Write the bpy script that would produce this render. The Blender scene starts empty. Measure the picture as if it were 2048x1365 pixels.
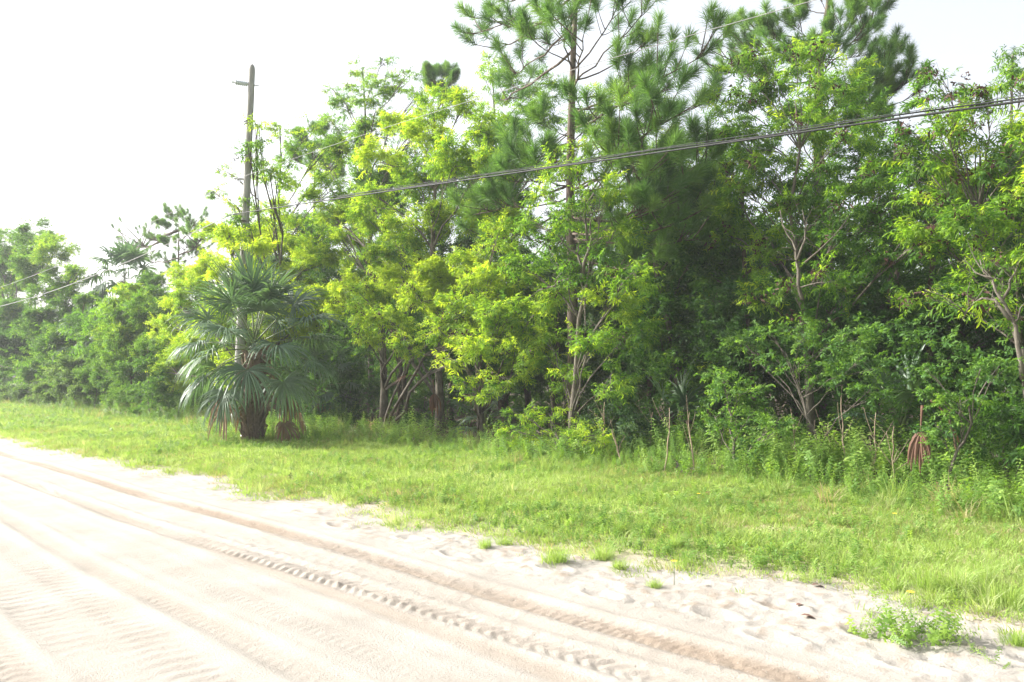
import bpy, math, random
import numpy as np
from mathutils import Vector, Matrix, Euler

SC = bpy.context.scene
R = math.radians
random.seed(7)
rng = np.random.default_rng(11)

# ---------------------------------------------------------------- camera, sky, sun, exposure
F = 1653.0; CX, CY = 1024.0, 682.5; CAMH = 1.6
PITCH = math.atan((758 - CY) / F)
cam_d = bpy.data.cameras.new('camera'); cam = bpy.data.objects.new('camera', cam_d)
SC.collection.objects.link(cam); SC.camera = cam
cam_d.sensor_width = 36; cam_d.lens = 36 * F / 2048; cam_d.clip_start = .05; cam_d.clip_end = 2000
cam.location = (0, 0, CAMH); cam.rotation_euler = (math.pi / 2 + PITCH, 0, 0)

SUN_AZ, SUN_EL = R(-73), R(34)          # azimuth from the view axis (negative = to the left)
sdir = Vector((math.sin(SUN_AZ) * math.cos(SUN_EL), math.cos(SUN_AZ) * math.cos(SUN_EL), math.sin(SUN_EL)))
world = bpy.data.worlds.new('World'); SC.world = world; world.use_nodes = True
wn = world.node_tree.nodes; wl = world.node_tree.links
sky = wn.new('ShaderNodeTexSky'); sky.sky_type = 'NISHITA'; sky.sun_disc = False
sky.sun_elevation = SUN_EL; sky.sun_rotation = SUN_AZ
sky.air_density = 1.0; sky.dust_density = 5.0; sky.ozone_density = 1.0
bg = wn['Background']; hs = wn.new('ShaderNodeHueSaturation'); hs.inputs['Saturation'].default_value = .3; hs.inputs['Value'].default_value = 1.25
wl.new(sky.outputs[0], hs.inputs['Color']); wl.new(hs.outputs[0], bg.inputs[0]); bg.inputs[1].default_value = .15
sl = bpy.data.lights.new('sun', 'SUN'); sun = bpy.data.objects.new('sun', sl); SC.collection.objects.link(sun)
sl.energy = 5.0; sl.angle = R(.5); sl.color = (1, .965, .91)
sun.rotation_euler = sdir.to_track_quat('Z', 'Y').to_euler()
SC.view_settings.view_transform = 'Standard'; SC.view_settings.look = 'None'
SC.view_settings.gamma = 1; SC.view_settings.use_curve_mapping = False
SC.view_settings.exposure = 1.06
SC.cycles.max_bounces = 8; SC.cycles.transparent_max_bounces = 8
SC.cycles.diffuse_bounces = 3; SC.cycles.transmission_bounces = 5; SC.cycles.volume_bounces = 1
SC.cycles.use_denoising = True

# ---------------------------------------------------------------- frame of the place
DV = Vector((-math.sin(R(43)), math.cos(R(43)), 0))      # along the road
NV = Vector((math.cos(R(43)), math.sin(R(43)), 0))       # from the road towards the woods
def ray(px, py):
    u, v = (px - CX) / F, -(py - CY) / F
    c, s = math.cos(PITCH), math.sin(PITCH)
    return Vector((u, c - v * s, s + v * c))
def at_p(px, py, p):
    r = ray(px, py); t = p / (r.x * NV.x + r.y * NV.y)
    return Vector((0, 0, CAMH)) + r * t
def ground(px, py, z=0.0):
    r = ray(px, py); t = (z - CAMH) / r.z
    return Vector((0, 0, CAMH)) + r * t
def sp(s, p, z=0.0): return DV * s + NV * p + Vector((0, 0, z))
def to_sp(v): return v.dot(DV), v.dot(NV)
def foot(px, p):
    """ground point seen in column px at distance p from the road axis"""
    v = at_p(px, 758, p); v.z = 0; return v
def px_size(pt, r):                       # radius in photo pixels -> metres at pt
    return r * pt.y / F

def vnoise(x, y, seed=0):
    """smooth value noise on arrays"""
    xi = np.floor(x).astype(np.int64); yi = np.floor(y).astype(np.int64)
    xf = x - xi; yf = y - yi
    def h(a, b):
        n = (a * 374761393 + b * 668265263 + seed * 982451653) & 0xffffffff
        n = ((n ^ (n >> 13)) * 1274126177) & 0xffffffff
        return ((n ^ (n >> 16)) & 0xffff) / 65535.0
    u = xf * xf * (3 - 2 * xf); v = yf * yf * (3 - 2 * yf)
    return (h(xi, yi) * (1 - u) + h(xi + 1, yi) * u) * (1 - v) + (h(xi, yi + 1) * (1 - u) + h(xi + 1, yi + 1) * u) * v
def fbm(x, y, o=3, seed=0):
    t = 0; a = 1; tot = 0
    for k in range(o):
        t = t + a * vnoise(x * 2 ** k, y * 2 ** k, seed + k); tot += a; a *= .5
    return t / tot - .5

# ---------------------------------------------------------------- object helpers
def link(o): SC.collection.objects.link(o); return o
def empty(name, loc, label, cat, group=None):
    o = bpy.data.objects.new(name, None); o.location = loc; o.empty_display_size = .2
    o['label'] = label; o['category'] = cat
    if group: o['group'] = group
    return link(o)
def tag(o, label=None, cat=None, group=None, kind=None):
    if label: o['label'] = label
    if cat: o['category'] = cat
    if group: o['group'] = group
    if kind: o['kind'] = kind
    return o
class MB:
    def __init__(s): s.v = []; s.f = []
    def add(s, vs, fs):
        b = len(s.v); s.v.extend([tuple(v) for v in vs]); s.f.extend([tuple(i + b for i in f) for f in fs])
    def tube(s, pts, rad, n=6, cap=True):
        pts = [Vector(p) for p in pts]
        if not hasattr(rad, '__len__'): rad = [rad] * len(pts)
        b = len(s.v); up = None
        for i, p in enumerate(pts):
            t = (pts[min(i + 1, len(pts) - 1)] - pts[max(i - 1, 0)]).normalized()
            if up is None: up = t.orthogonal().normalized()
            up = (up - t * up.dot(t)).normalized(); sd = t.cross(up)
            for k in range(n):
                a = 2 * math.pi * k / n
                s.v.append(tuple(p + (up * math.cos(a) + sd * math.sin(a)) * rad[i]))
        for i in range(len(pts) - 1):
            for k in range(n):
                a = b + i * n + k; c = b + i * n + (k + 1) % n
                s.f.append((a, c, c + n, a + n))
        if cap:
            s.f.append(tuple(b + k for k in reversed(range(n))))
            s.f.append(tuple(b + (len(pts) - 1) * n + k for k in range(n)))
    def build(s, name, mat, parent=None, smooth=True, off=None, lnk=True):
        me = bpy.data.meshes.new(name)
        v = s.v if off is None else [(a[0] - off[0], a[1] - off[1], a[2] - off[2]) for a in s.v]
        me.from_pydata(v, [], s.f); me.materials.append(mat)
        if smooth: me.shade_smooth()
        o = bpy.data.objects.new(name, me)
        if parent: o.parent = parent
        return link(o) if lnk else o

# ---------------------------------------------------------------- materials
def newmat(name):
    m = bpy.data.materials.new(name); m.use_nodes = True
    nt = m.node_tree
    return m, nt, nt.nodes['Principled BSDF'], nt.nodes['Material Output']
def ramp(nt, fac, stops):
    r = nt.nodes.new('ShaderNodeValToRGB'); e = r.color_ramp.elements
    while len(e) < len(stops): e.new(.5)
    for el, (p, c) in zip(e, stops): el.position = p; el.color = (*c, 1)
    nt.links.new(fac, r.inputs[0]); return r.outputs[0]
def noise(nt, scale, detail=4, vec=None, rough=.6):
    n = nt.nodes.new('ShaderNodeTexNoise'); n.inputs['Scale'].default_value = scale
    n.inputs['Detail'].default_value = detail; n.inputs['Roughness'].default_value = rough
    if vec is not None: nt.links.new(vec, n.inputs['Vector'])
    return n.outputs[0]
def geo_pos(nt): return nt.nodes.new('ShaderNodeNewGeometry').outputs['Position']
def bump(nt, bsdf, h, strength=.5, dist=.01):
    b = nt.nodes.new('ShaderNodeBump'); b.inputs['Strength'].default_value = strength
    b.inputs['Distance'].default_value = dist; nt.links.new(h, b.inputs['Height'])
    nt.links.new(b.outputs[0], bsdf.inputs['Normal'])
def leafmat(name, stops, trans=.45, rough=.45, spec=.35, inst=True, tmul=(1.7, 1.75, .7)):
    """leaf: diffuse + gloss + light passing through; tint comes from the instanced spray"""
    m, nt, b, out = newmat(name)
    at = nt.nodes.new('ShaderNodeAttribute'); at.attribute_name = 'tint'
    at.attribute_type = 'INSTANCER' if inst else 'GEOMETRY'
    col = ramp(nt, at.outputs['Fac'], stops)
    b.inputs['Roughness'].default_value = rough; b.inputs['Specular IOR Level'].default_value = spec
    nt.links.new(col, b.inputs['Base Color'])
    mu = nt.nodes.new('ShaderNodeMix'); mu.data_type = 'RGBA'; mu.blend_type = 'MULTIPLY'; mu.inputs[0].default_value = 1
    mu.clamp_result = False
    nt.links.new(col, mu.inputs[6]); mu.inputs[7].default_value = (*tmul, 1)
    tr = nt.nodes.new('ShaderNodeBsdfTranslucent'); nt.links.new(mu.outputs[2], tr.inputs[0])
    mx = nt.nodes.new('ShaderNodeMixShader'); mx.inputs[0].default_value = trans
    nt.links.new(b.outputs[0], mx.inputs[1]); nt.links.new(tr.outputs[0], mx.inputs[2])
    nt.links.new(mx.outputs[0], out.inputs[0])
    return m
def barkmat(name, c1, c2, scale=18, st=.8):
    m, nt, b, out = newmat(name)
    p = geo_pos(nt); mp = nt.nodes.new('ShaderNodeMapping'); mp.inputs['Scale'].default_value = (1, 1, .3)
    nt.links.new(p, mp.inputs[0])
    n = noise(nt, scale, 6, mp.outputs[0], .7)
    nt.links.new(ramp(nt, n, [(.35, c1), (.65, c2)]), b.inputs['Base Color'])
    b.inputs['Roughness'].default_value = .9; b.inputs['Specular IOR Level'].default_value = .15
    bump(nt, b, n, st, .02); return m
def plain(name, col, rough=.6, metal=0, var=.15, scale=30):
    m, nt, b, out = newmat(name)
    n = noise(nt, scale, 4, geo_pos(nt))
    lo = tuple(c * (1 - var) for c in col); hi = tuple(min(1, c * (1 + var)) for c in col)
    nt.links.new(ramp(nt, n, [(.3, lo), (.7, hi)]), b.inputs['Base Color'])
    b.inputs['Roughness'].default_value = rough; b.inputs['Metallic'].default_value = metal
    return m

M_acacia = leafmat('acacia_leaf', [(0, (.035, .085, .02)), (.35, (.07, .155, .028)), (.7, (.15, .25, .035)), (1, (.30, .38, .045))], .55, .55, .2, tmul=(2.0, 2.0, .7))
M_broad = leafmat('shrub_leaf', [(0, (.03, .075, .025)), (.5, (.075, .16, .04)), (1, (.16, .27, .05))], .42, .6, .15)
M_grey = leafmat('greygreen_leaf', [(0, (.04, .085, .04)), (.5, (.08, .14, .06)), (1, (.14, .21, .08))], .42, .6, .15)
M_needle = leafmat('pine_needle_green', [(0, (.06, .12, .05)), (.5, (.10, .20, .06)), (1, (.17, .28, .07))], .35, .5, .2)
M_palm = leafmat('palm_leaf', [(0, (.075, .135, .085)), (1, (.13, .20, .11))], .3, .45, .35, inst=False, tmul=(1.3, 1.5, .6))
M_palm_dead = leafmat('palm_leaf_dead', [(0, (.16, .10, .06)), (1, (.30, .21, .13))], .25, .7, .2, inst=False, tmul=(1, .9, .7))
M_palm_rust = leafmat('palm_leaf_rusty', [(0, (.09, .05, .035)), (1, (.17, .09, .06))], .25, .7, .2, inst=False, tmul=(1, .8, .6))
M_grass = leafmat('grass_blade', [(0, (.38, .31, .19)), (.25, (.22, .28, .09)), (.7, (.26, .38, .09)), (1, (.40, .46, .22))], .42, .6, .12, tmul=(1.4,1.4,.8))
M_weed = leafmat('weed_leaf', [(0, (.20, .15, .07)), (.22, (.09, .17, .03)), (.6, (.15, .26, .06)), (1, (.27, .38, .09))], .45)
M_pod = plain('seed_pod_brown', (.055, .02, .012), .8)
M_bark_g = barkmat('bark_grey', (.07, .058, .046), (.18, .16, .13))
M_bark_p = barkmat('bark_pine', (.05, .038, .03), (.19, .15, .12), 14, 1)
M_bark_d = barkmat('bark_dark', (.05, .04, .03), (.14, .11, .08))
M_stalk = barkmat('dry_stalk', (.20, .15, .10), (.38, .30, .22), 30, .3)
M_boot = barkmat('palm_boot', (.07, .05, .035), (.22, .16, .11), 25)
M_petiole = plain('palm_petiole', (.12, .16, .06), .5)

# ---------------------------------------------------------------- leaf sprays (source meshes, never linked to the scene)
def mesh_np(name, V, Fc, mat):
    me = bpy.data.meshes.new(name); me.from_pydata([tuple(v) for v in V], [], Fc); me.materials.append(mat); return me
def leaf_strip(mb, base, d, nrm, L, W, curl, side, fold=.25, ns=3):
    """a pointed curved leaf: ns widths between base point and tip"""
    d = d.normalized(); nrm = (nrm - d * nrm.dot(d)).normalized(); s = d.cross(nrm)
    vs = [base]; p = base.copy(); dd = d.copy()
    prof = {2: (.8, .8), 3: (.75, 1, .6)}[ns]
    for k in range(ns):
        dd = (dd + s * side * .55 / ns - nrm * curl / ns).normalized()
        p = p + dd * L / (ns + 1)
        w = W * .5 * prof[k]
        vs.append(p + s * w + nrm * fold * w); vs.append(p - s * w + nrm * fold * w)
    dd = (dd + s * side * .3 - nrm * curl / ns).normalized()
    vs.append(p + dd * L / (ns + 1))
    fs = [(0, 1, 2)] + [(1 + 2 * k, 3 + 2 * k, 4 + 2 * k, 2 + 2 * k) for k in range(ns - 1)]
    fs.append((2 * ns - 1, 2 * ns + 1, 2 * ns))
    mb.add(vs, fs)
def rv(a=1.0): return Vector((random.uniform(-a, a), random.uniform(-a, a), random.uniform(-a, a)))
def spray(name, mat, n, twig, L, W, droop, curl, spread=1.0, ns=3, stem=True):
    mb = MB()
    for i in range(n):
        t = (i + .5 + random.uniform(-.3, .3)) / n
        base = Vector((t * twig, math.sin(t * 3 + n) * twig * .08, -.15 * twig * t * t)) + rv(.01)
        a = (i * 2.4) + random.uniform(-.4, .4)
        d = Vector((.55 + .5 * t, math.cos(a) * spread, math.sin(a) * spread * .7 - droop))
        d += rv(.25)
        leaf_strip(mb, base, d, Vector((0, 0, 1)) + rv(.7), L * random.uniform(.7, 1.15), W * random.uniform(.8, 1.15), curl * random.uniform(.3, 1.2), random.choice((-1, 1)) * random.uniform(.2, 1), ns=ns)
    if stem:
        w = .004
        mb.add([(0, -w, 0), (0, w, 0), (twig, 0, -.15 * twig)], [(0, 1, 2)])
    me = bpy.data.meshes.new(name); me.from_pydata(mb.v, [], mb.f); me.materials.append(mat)
    return bpy.data.objects.new(name, me)
SRC_acacia = [spray('leafy_twig', M_acacia, 17, .34, .135, .026, .35, .7) for k in range(5)]
SRC_broad = [spray('leafy_twig', M_broad, 16, .26, .075, .034, .1, .4, ns=2) for k in range(4)]
SRC_grey = [spray('leafy_twig', M_grey, 14, .3, .11, .05, .1, .4, ns=2) for k in range(3)]
def needle_bunch(name, n=250, L=.27, w=.005, ax=.26):
    mb = MB()
    for i in range(n):
        t = random.random() ** .7; b = Vector((0, 0, t * ax))
        a = random.uniform(0, 6.283); tilt = random.uniform(.3, 1.6) * (1.2 - .6 * t)
        d = Vector((math.sin(tilt) * math.cos(a), math.sin(tilt) * math.sin(a), math.cos(tilt)))
        l = L * random.uniform(.75, 1.1); s = d.cross(Vector((random.random() - .5, random.random() - .5, .3))).normalized() * w
        mid = b + d * l * .55; tip = b + d * l + Vector((0, 0, -.035 * random.random()))
        mb.add([b - s * .5, b + s * .5, mid + s * .6, mid - s * .6, tip], [(0, 1, 2, 3), (3, 2, 4)])
    me = bpy.data.meshes.new(name); me.from_pydata(mb.v, [], mb.f); me.materials.append(M_needle)
    return me
def weed_plant(name, h, n, L, W, mat=M_weed):
    mb = MB(); top = Vector((random.uniform(-.1, .1) * h, random.uniform(-.1, .1) * h, h))
    w = .004; mb.add([(-w, 0, 0), (w, 0, 0), tuple(top)], [(0, 1, 2)])
    for i in range(n):
        t = .2 + .8 * (i + .5) / n; a = i * 2.4; b = top * t
        d = Vector((math.cos(a), math.sin(a), .5 + .5 * t)) + rv(.2)
        leaf_strip(mb, b, d, Vector((0, 0, 1)), L * random.uniform(.6, 1.1), W, .8, random.uniform(-.4, .4), ns=2)
    me = bpy.data.meshes.new(name); me.from_pydata(mb.v, [], mb.f); me.materials.append(mat)
    return bpy.data.objects.new(name, me)
def grass_tuft(name, n, rad, h, w, lean=.5, mat=M_grass):
    mb = MB()
    for i in range(n):
        a = random.uniform(0, 6.283); r = rad * math.sqrt(random.random())
        b = Vector((math.cos(a) * r, math.sin(a) * r, -.01)); a2 = a + random.uniform(-1.2, 1.2)
        hh = h * random.uniform(.4, 1.1); o = Vector((math.cos(a2), math.sin(a2), 0)) * hh * random.uniform(.1, lean * 1.6)
        s = Vector((-math.sin(a2 + .8), math.cos(a2 + .8), 0)) * w
        m = b + o * .4 + Vector((0, 0, hh * .6)); t = b + o + Vector((0, 0, hh * random.uniform(.75, 1)))
        mb.add([b - s, b + s, m + s * .8, m - s * .8, t], [(0, 1, 2, 3), (3, 2, 4)])
    me = bpy.data.meshes.new(name); me.from_pydata(mb.v, [], mb.f); me.materials.append(mat)
    return bpy.data.objects.new(name, me)
SRC_turf = [grass_tuft('turf', 30, .13, .055, .003, 1.1) for k in range(4)]
SRC_tall = [grass_tuft('tall_grass', 46, .09, .30, .003, .75) for k in range(3)]
SRC_weed = [weed_plant('weed', .34, 22, .075, .03), weed_plant('weed', .5, 30, .06, .022), weed_plant('weed', .28, 16, .09, .04), weed_plant('weed', .42, 34, .05, .016)]
SRC_cover = [weed_plant('cover_weed', .07, 12, .035, .016) for k in range(3)]

def make_gn(name, objs):
    ng = bpy.data.node_groups.new(name, 'GeometryNodeTree')
    ng.interface.new_socket('Geometry', in_out='INPUT', socket_type='NodeSocketGeometry')
    ng.interface.new_socket('Geometry', in_out='OUTPUT', socket_type='NodeSocketGeometry')
    N = ng.nodes; L = ng.links
    gi = N.new('NodeGroupInput'); go = N.new('NodeGroupOutput'); iop = N.new('GeometryNodeInstanceOnPoints')
    j = N.new('GeometryNodeJoinGeometry')
    for o in objs:
        oi = N.new('GeometryNodeObjectInfo'); oi.inputs['Object'].default_value = o
        g = N.new('GeometryNodeGeometryToInstance')
        L.new(oi.outputs['Geometry'], g.inputs[0]); L.new(g.outputs[0], j.inputs[0])
    def na(n, t):
        a = N.new('GeometryNodeInputNamedAttribute'); a.data_type = t; a.inputs['Name'].default_value = n; return a.outputs['Attribute']
    L.new(gi.outputs[0], iop.inputs['Points']); L.new(j.outputs[0], iop.inputs['Instance'])
    iop.inputs['Pick Instance'].default_value = True
    L.new(na('idx', 'INT'), iop.inputs['Instance Index'])
    L.new(na('rot', 'FLOAT_VECTOR'), iop.inputs['Rotation'])
    L.new(na('scl', 'FLOAT'), iop.inputs['Scale'])
    L.new(iop.outputs[0], go.inputs[0])
    return ng
GN = {'acacia': make_gn('acacia_sprays', SRC_acacia), 'broad': make_gn('broad_sprays', SRC_broad), 'grey': make_gn('grey_sprays', SRC_grey),
      'turf': make_gn('turf_tufts', SRC_turf), 'tall': make_gn('tall_tufts', SRC_tall), 'weed': make_gn('weed_plants', SRC_weed), 'cover': make_gn('cover_plants', SRC_cover)}
def scatter(name, kind, P, rot, scl, tint, parent=None, off=None):
    """one stuff object: the pieces of GN[kind] set on the points P"""
    P = np.asarray(P, dtype=np.float32); n = len(P)
    if off is not None: P = P - np.array(off, dtype=np.float32)
    me = bpy.data.meshes.new(name); me.vertices.add(n); me.vertices.foreach_set('co', P.ravel())
    a = me.attributes.new('rot', 'FLOAT_VECTOR', 'POINT'); a.data.foreach_set('vector', np.asarray(rot, dtype=np.float32).ravel())
    a = me.attributes.new('scl', 'FLOAT', 'POINT'); a.data.foreach_set('value', np.asarray(scl, dtype=np.float32))
    a = me.attributes.new('tint', 'FLOAT', 'POINT'); a.data.foreach_set('value', np.clip(np.asarray(tint, dtype=np.float32), 0, 1))
    a = me.attributes.new('idx', 'INT', 'POINT'); a.data.foreach_set('value', rng.integers(0, 60, n).astype(np.int32))
    o = bpy.data.objects.new(name, me); o['kind'] = 'stuff'
    if parent: o.parent = parent
    link(o); md = o.modifiers.new('leaves', 'NODES'); md.node_group = GN[kind]
    return o

# ================================================================ GROUND
def track_p(s, kind):
    w = .05 * np.sin(s * .35 + kind) + .03 * np.sin(s * .9 + kind * 2)
    return {0: 4.18, 1: 3.72 - .045 * np.clip(s - 1, 0, 9), 2: 2.31, 3: 1.2, 4: 1.88, 5: 3.30, 6: 2.75, 7: 1.52}[kind] + w * (.4 if kind < 2 else .6)
def sand_edge(s):
    return 5.25 + .75 * np.exp(-((s - 2.6) / 1.9) ** 2) + .9 * fbm(s * .55, s * 0 + 3, 3, 5) + .35 * fbm(s * 3, s * 0 + 9, 2, 8)
def sand_h(s, p):
    z = .05 * fbm(s * .25, p * .5, 2, 1) + .012 * fbm(s * 2.0, p * 2.4, 3, 21)
    damp = np.zeros_like(s); near = np.exp(-np.clip(s - 12, 0, 99) / 10)
    for k, (w, dep, amp, pitch, chev, dm) in {0: (.13, .028, .008, .07, .5, .8), 1: (.115, .02, .02, .115, 1.0, .35), 2: (.11, .016, .015, .10, .8, .3),
                                   3: (.12, .016, .016, .10, .8, .3), 4: (.16, .012, .011, .13, .2, .18), 5: (.10, .01, .004, .05, .3, .45), 6: (.12, .006, .006, .09, .5, .1), 7: (.16, .010, .012, .14, .15, .15)}.items():
        u = p - track_p(s, k); g = np.exp(-(u / w) ** 4)
        wob = .8 + .9 * fbm(s * 1.2 + k * 7, p * 2, 2, 30 + k)
        ph = (s + chev * np.abs(u) + .02 * fbm(s * 6, p * 6, 2, k)) / pitch * 2 * np.pi
        tread = np.clip(np.sin(ph + 2.2 * fbm(s * 2.5, p * 5, 2, 83)) * 1.6, -1, 1) * np.clip(1.15 - np.abs(np.abs(u) / w - .55) * 1.0, 0, 1)
        dep *= .75
        z = z - dep * g * wob + dep * .8 * np.exp(-((np.abs(u) - w * 1.55) / (w * .45)) ** 2) * wob
        brk = np.clip(.7 + 1.5 * fbm(s * .9 + k * 3, p * 1.5, 3, 77 + k), .08, 1.1)
        z = z + amp * (.62 if k < 2 else .36) * g * tread * wob * near * brk * (1 + 1.3 * fbm(s * 18, p * 18, 2, 79))
        damp = np.maximum(damp, dm * g * np.clip(.45 + 1.1 * fbm(s * .7 + k, p * 4, 3, 50 + k) + .35, 0, 1))
    damp = np.maximum(damp, .3 * np.exp(-((p - 3.95) / .5) ** 4) * np.clip(.7 + 1.2 * fbm(s * .4, p * 1.5, 3, 88), 0, 1) * np.clip(1.3 - s / 12, .25, 1))
    # churned, footprinted verge between the outer rut and the grass
    v = np.clip((p - 4.45) / .4, 0, 1) * np.clip(1 - (p - sand_edge(s)) * 2.5, 0, 1)
    c = fbm(s * 3.2, p * 4.5, 3, 61); c2 = fbm(s * 11, p * 12, 2, 66)
    z = z + v * (.024 * np.clip(c, -.3, .35) + .022 * c2 + .02 * fbm(s * 1.1, p * 1.2, 2, 65) + .012 * fbm(s * 23, p * 23, 2, 67))
    damp = np.maximum(damp, v * .6 * np.clip((c2 + .5 * c - .16) * 5, 0, 1))
    rg = fbm(s * 21, p * 21, 2, 68)
    z = z + .012 * rg * (np.exp(-((p - 3.62) / .16) ** 2) + np.exp(-((p - 4.18) / .18) ** 2) + .25)
    for (fs, fp) in [(3.2, 4.9), (4.1, 4.75), (4.9, 5.05), (2.3, 5.2), (3.0, 5.35), (5.9, 4.8), (6.8, 4.95), (1.9, 4.85), (7.9, 4.8), (2.7, 4.75), (1.4, 5.4), (9.0, 5.0)]:
        q = ((s - fs) / .15) ** 2 + ((p - fp) / .07) ** 2
        z = z - .03 * np.exp(-q * q) + .012 * np.exp(-(q - 2.2) ** 2)
    # crumbs thrown out of the two main ruts
    z = z + .012 * np.clip(fbm(s * 16, p * 16, 2, 71), 0, 1) * (np.exp(-((p - 4.05) / .3) ** 2) + np.exp(-((p - 3.55) / .25) ** 2) + .6 * v + .25) * near
    # shallow bank up to the grass
    z = z + .07 * np.clip((p - 4.7) / 2.2, 0, 1)
    return z, damp
sv = [-4.0]
while sv[-1] < 80:
    s0 = sv[-1]
    sv.append(s0 + (.06 if s0 < .8 else .016 if s0 < 7 else .016 + (s0 - 7) * .013))
pv = list(np.arange(-9, .6, .3)) + list(np.arange(.6, 3.0, .02)) + list(np.arange(3.0, 6.4, .016)) + list(np.arange(6.4, 8.3, .12))
S, P_ = np.meshgrid(np.array(sv), np.array(pv), indexing='ij')
Z, DAMP = sand_h(S, P_)
Z[:, -1] -= .4; Z[:, 0] -= .3
ns_, np_ = S.shape
V = np.stack([DV.x * S + NV.x * P_, DV.y * S + NV.y * P_, Z], -1).reshape(-1, 3).astype(np.float32)
ii = (np.arange(ns_ - 1)[:, None] * np_ + np.arange(np_ - 1)[None]).ravel()
Fq = np.stack([ii, ii + 1, ii + np_ + 1, ii + np_], -1)[:, ::-1].astype(np.int32)
me = bpy.data.meshes.new('sand_road'); me.vertices.add(len(V)); me.vertices.foreach_set('co', V.ravel())
me.loops.add(Fq.size); me.loops.foreach_set('vertex_index', Fq.ravel()); me.polygons.add(len(Fq))
me.polygons.foreach_set('loop_start', np.arange(0, Fq.size, 4, dtype=np.int32)); me.update(calc_edges=True); me.shade_smooth()
if me.polygons[0].normal.z < 0: me.flip_normals()
a = me.attributes.new('damp', 'FLOAT', 'POINT'); a.data.foreach_set('value', DAMP.ravel().astype(np.float32))
m, nt, b, out = newmat('pale_sand'); pos = geo_pos(nt)
at = nt.nodes.new('ShaderNodeAttribute'); at.attribute_name = 'damp'
n1 = noise(nt, 1.3, 5, pos); n2 = noise(nt, 70, 5, pos, .7)
dry = ramp(nt, n1, [(.3, (.30, .278, .245)), (.7, (.385, .362, .325))])
mx = nt.nodes.new('ShaderNodeMix'); mx.data_type = 'RGBA'; nt.links.new(at.outputs['Fac'], mx.inputs[0])
nt.links.new(dry, mx.inputs[6]); mx.inputs[7].default_value = (.245, .19, .14, 1)
mg = nt.nodes.new('ShaderNodeMix'); mg.data_type = 'RGBA'; mg.blend_type = 'MULTIPLY'; mg.inputs[0].default_value = .35
nt.links.new(mx.outputs[2], mg.inputs[6]); nt.links.new(ramp(nt, n2, [(.3, (.6, .55, .5)), (.6, (1, 1, 1))]), mg.inputs[7])
nt.links.new(mg.outputs[2], b.inputs['Base Color']); b.inputs['Roughness'].default_value = .95; b.inputs['Specular IOR Level'].default_value = .1
bump(nt, b, n2, .9, .014); me.materials.append(m); M_sand = m
tag(link(bpy.data.objects.new('road', me)), 'pale sandy dirt road with tyre tracks', kind='structure')

def verge_h(s, p):
    e = sand_edge(s); z, _ = sand_h(s, np.minimum(p, 7.9)); d = p - e
    return z + .012 * np.clip(d * 4, 0, 1) + .03 * np.clip(d, 0, 1) + (.05 * fbm(s * .8, p * .8, 3, 90) + .02 * fbm(s * 4, p * 4, 2, 91)) * np.clip(d * .8, 0, 1) + .12 * np.clip((p - 9) / 4, 0, 1)
sv2 = [-30.0]
while sv2[-1] < 160: sv2.append(sv2[-1] + (.8 if sv2[-1] < -1 else .12 + max(0, sv2[-1] - 4) * .02))
pv2 = list(np.arange(4.2, 7.5, .1)) + list(np.arange(7.5, 14, .25)) + list(np.arange(14, 60, 2.)) + [120]
S2, P2 = np.meshgrid(np.array(sv2), np.array(pv2), indexing='ij'); Z2 = verge_h(S2, P2)
rz, _ = sand_h(S2, np.minimum(P2, 7.9))
Z2 = np.where(P2 < sand_edge(S2), rz - .08, Z2)
V2 = np.stack([DV.x * S2 + NV.x * P2, DV.y * S2 + NV.y * P2, Z2], -1).reshape(-1, 3)
a_, b_ = S2.shape; ii = (np.arange(a_ - 1)[:, None] * b_ + np.arange(b_ - 1)[None]).ravel()
Fq = np.stack([ii, ii + b_, ii + b_ + 1, ii + 1], -1)
me = bpy.data.meshes.new('grass_verge'); me.from_pydata(V2.tolist(), [], Fq.tolist()); me.shade_smooth()
a = me.attributes.new('bare', 'FLOAT', 'POINT')
a.data.foreach_set('value', (np.clip(1.25 - (P2 - sand_edge(S2)) * 1.6, 0, 1) * np.clip(.9 + 2.5 * fbm(S2 * 2.2, P2 * 2.6, 3, 95), 0, 1)).ravel().astype(np.float32))
if me.polygons[0].normal.z < 0: me.flip_normals()
m, nt, b, out = newmat('verge_soil'); pos = geo_pos(nt)
dn = nt.nodes.new('ShaderNodeVectorMath'); dn.operation = 'DOT_PRODUCT'; dn.inputs[1].default_value = tuple(NV)
nt.links.new(pos, dn.inputs[0])
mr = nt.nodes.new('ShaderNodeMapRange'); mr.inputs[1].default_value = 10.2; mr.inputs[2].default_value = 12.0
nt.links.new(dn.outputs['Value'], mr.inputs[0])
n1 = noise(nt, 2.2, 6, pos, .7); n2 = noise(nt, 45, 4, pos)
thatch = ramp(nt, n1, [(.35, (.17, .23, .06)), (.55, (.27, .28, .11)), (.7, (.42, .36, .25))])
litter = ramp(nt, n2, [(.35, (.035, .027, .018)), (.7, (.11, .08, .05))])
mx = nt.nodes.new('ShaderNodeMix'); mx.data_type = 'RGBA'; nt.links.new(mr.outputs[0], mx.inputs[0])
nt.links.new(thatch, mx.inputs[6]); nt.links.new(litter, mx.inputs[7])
ab = nt.nodes.new('ShaderNodeAttribute'); ab.attribute_name = 'bare'; mb2 = nt.nodes.new('ShaderNodeMix'); mb2.data_type = 'RGBA'
nt.links.new(ab.outputs['Fac'], mb2.inputs[0]); nt.links.new(mx.outputs[2], mb2.inputs[6]); nt.links.new(ramp(nt, n2, [(.3, (.28, .24, .19)), (.7, (.40, .35, .30))]), mb2.inputs[7])
nt.links.new(mb2.outputs[2], b.inputs['Base Color'])
b.inputs['Roughness'].default_value = .95; b.inputs['Specular IOR Level'].default_value = .1; bump(nt, b, n2, .8, .02)
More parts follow.
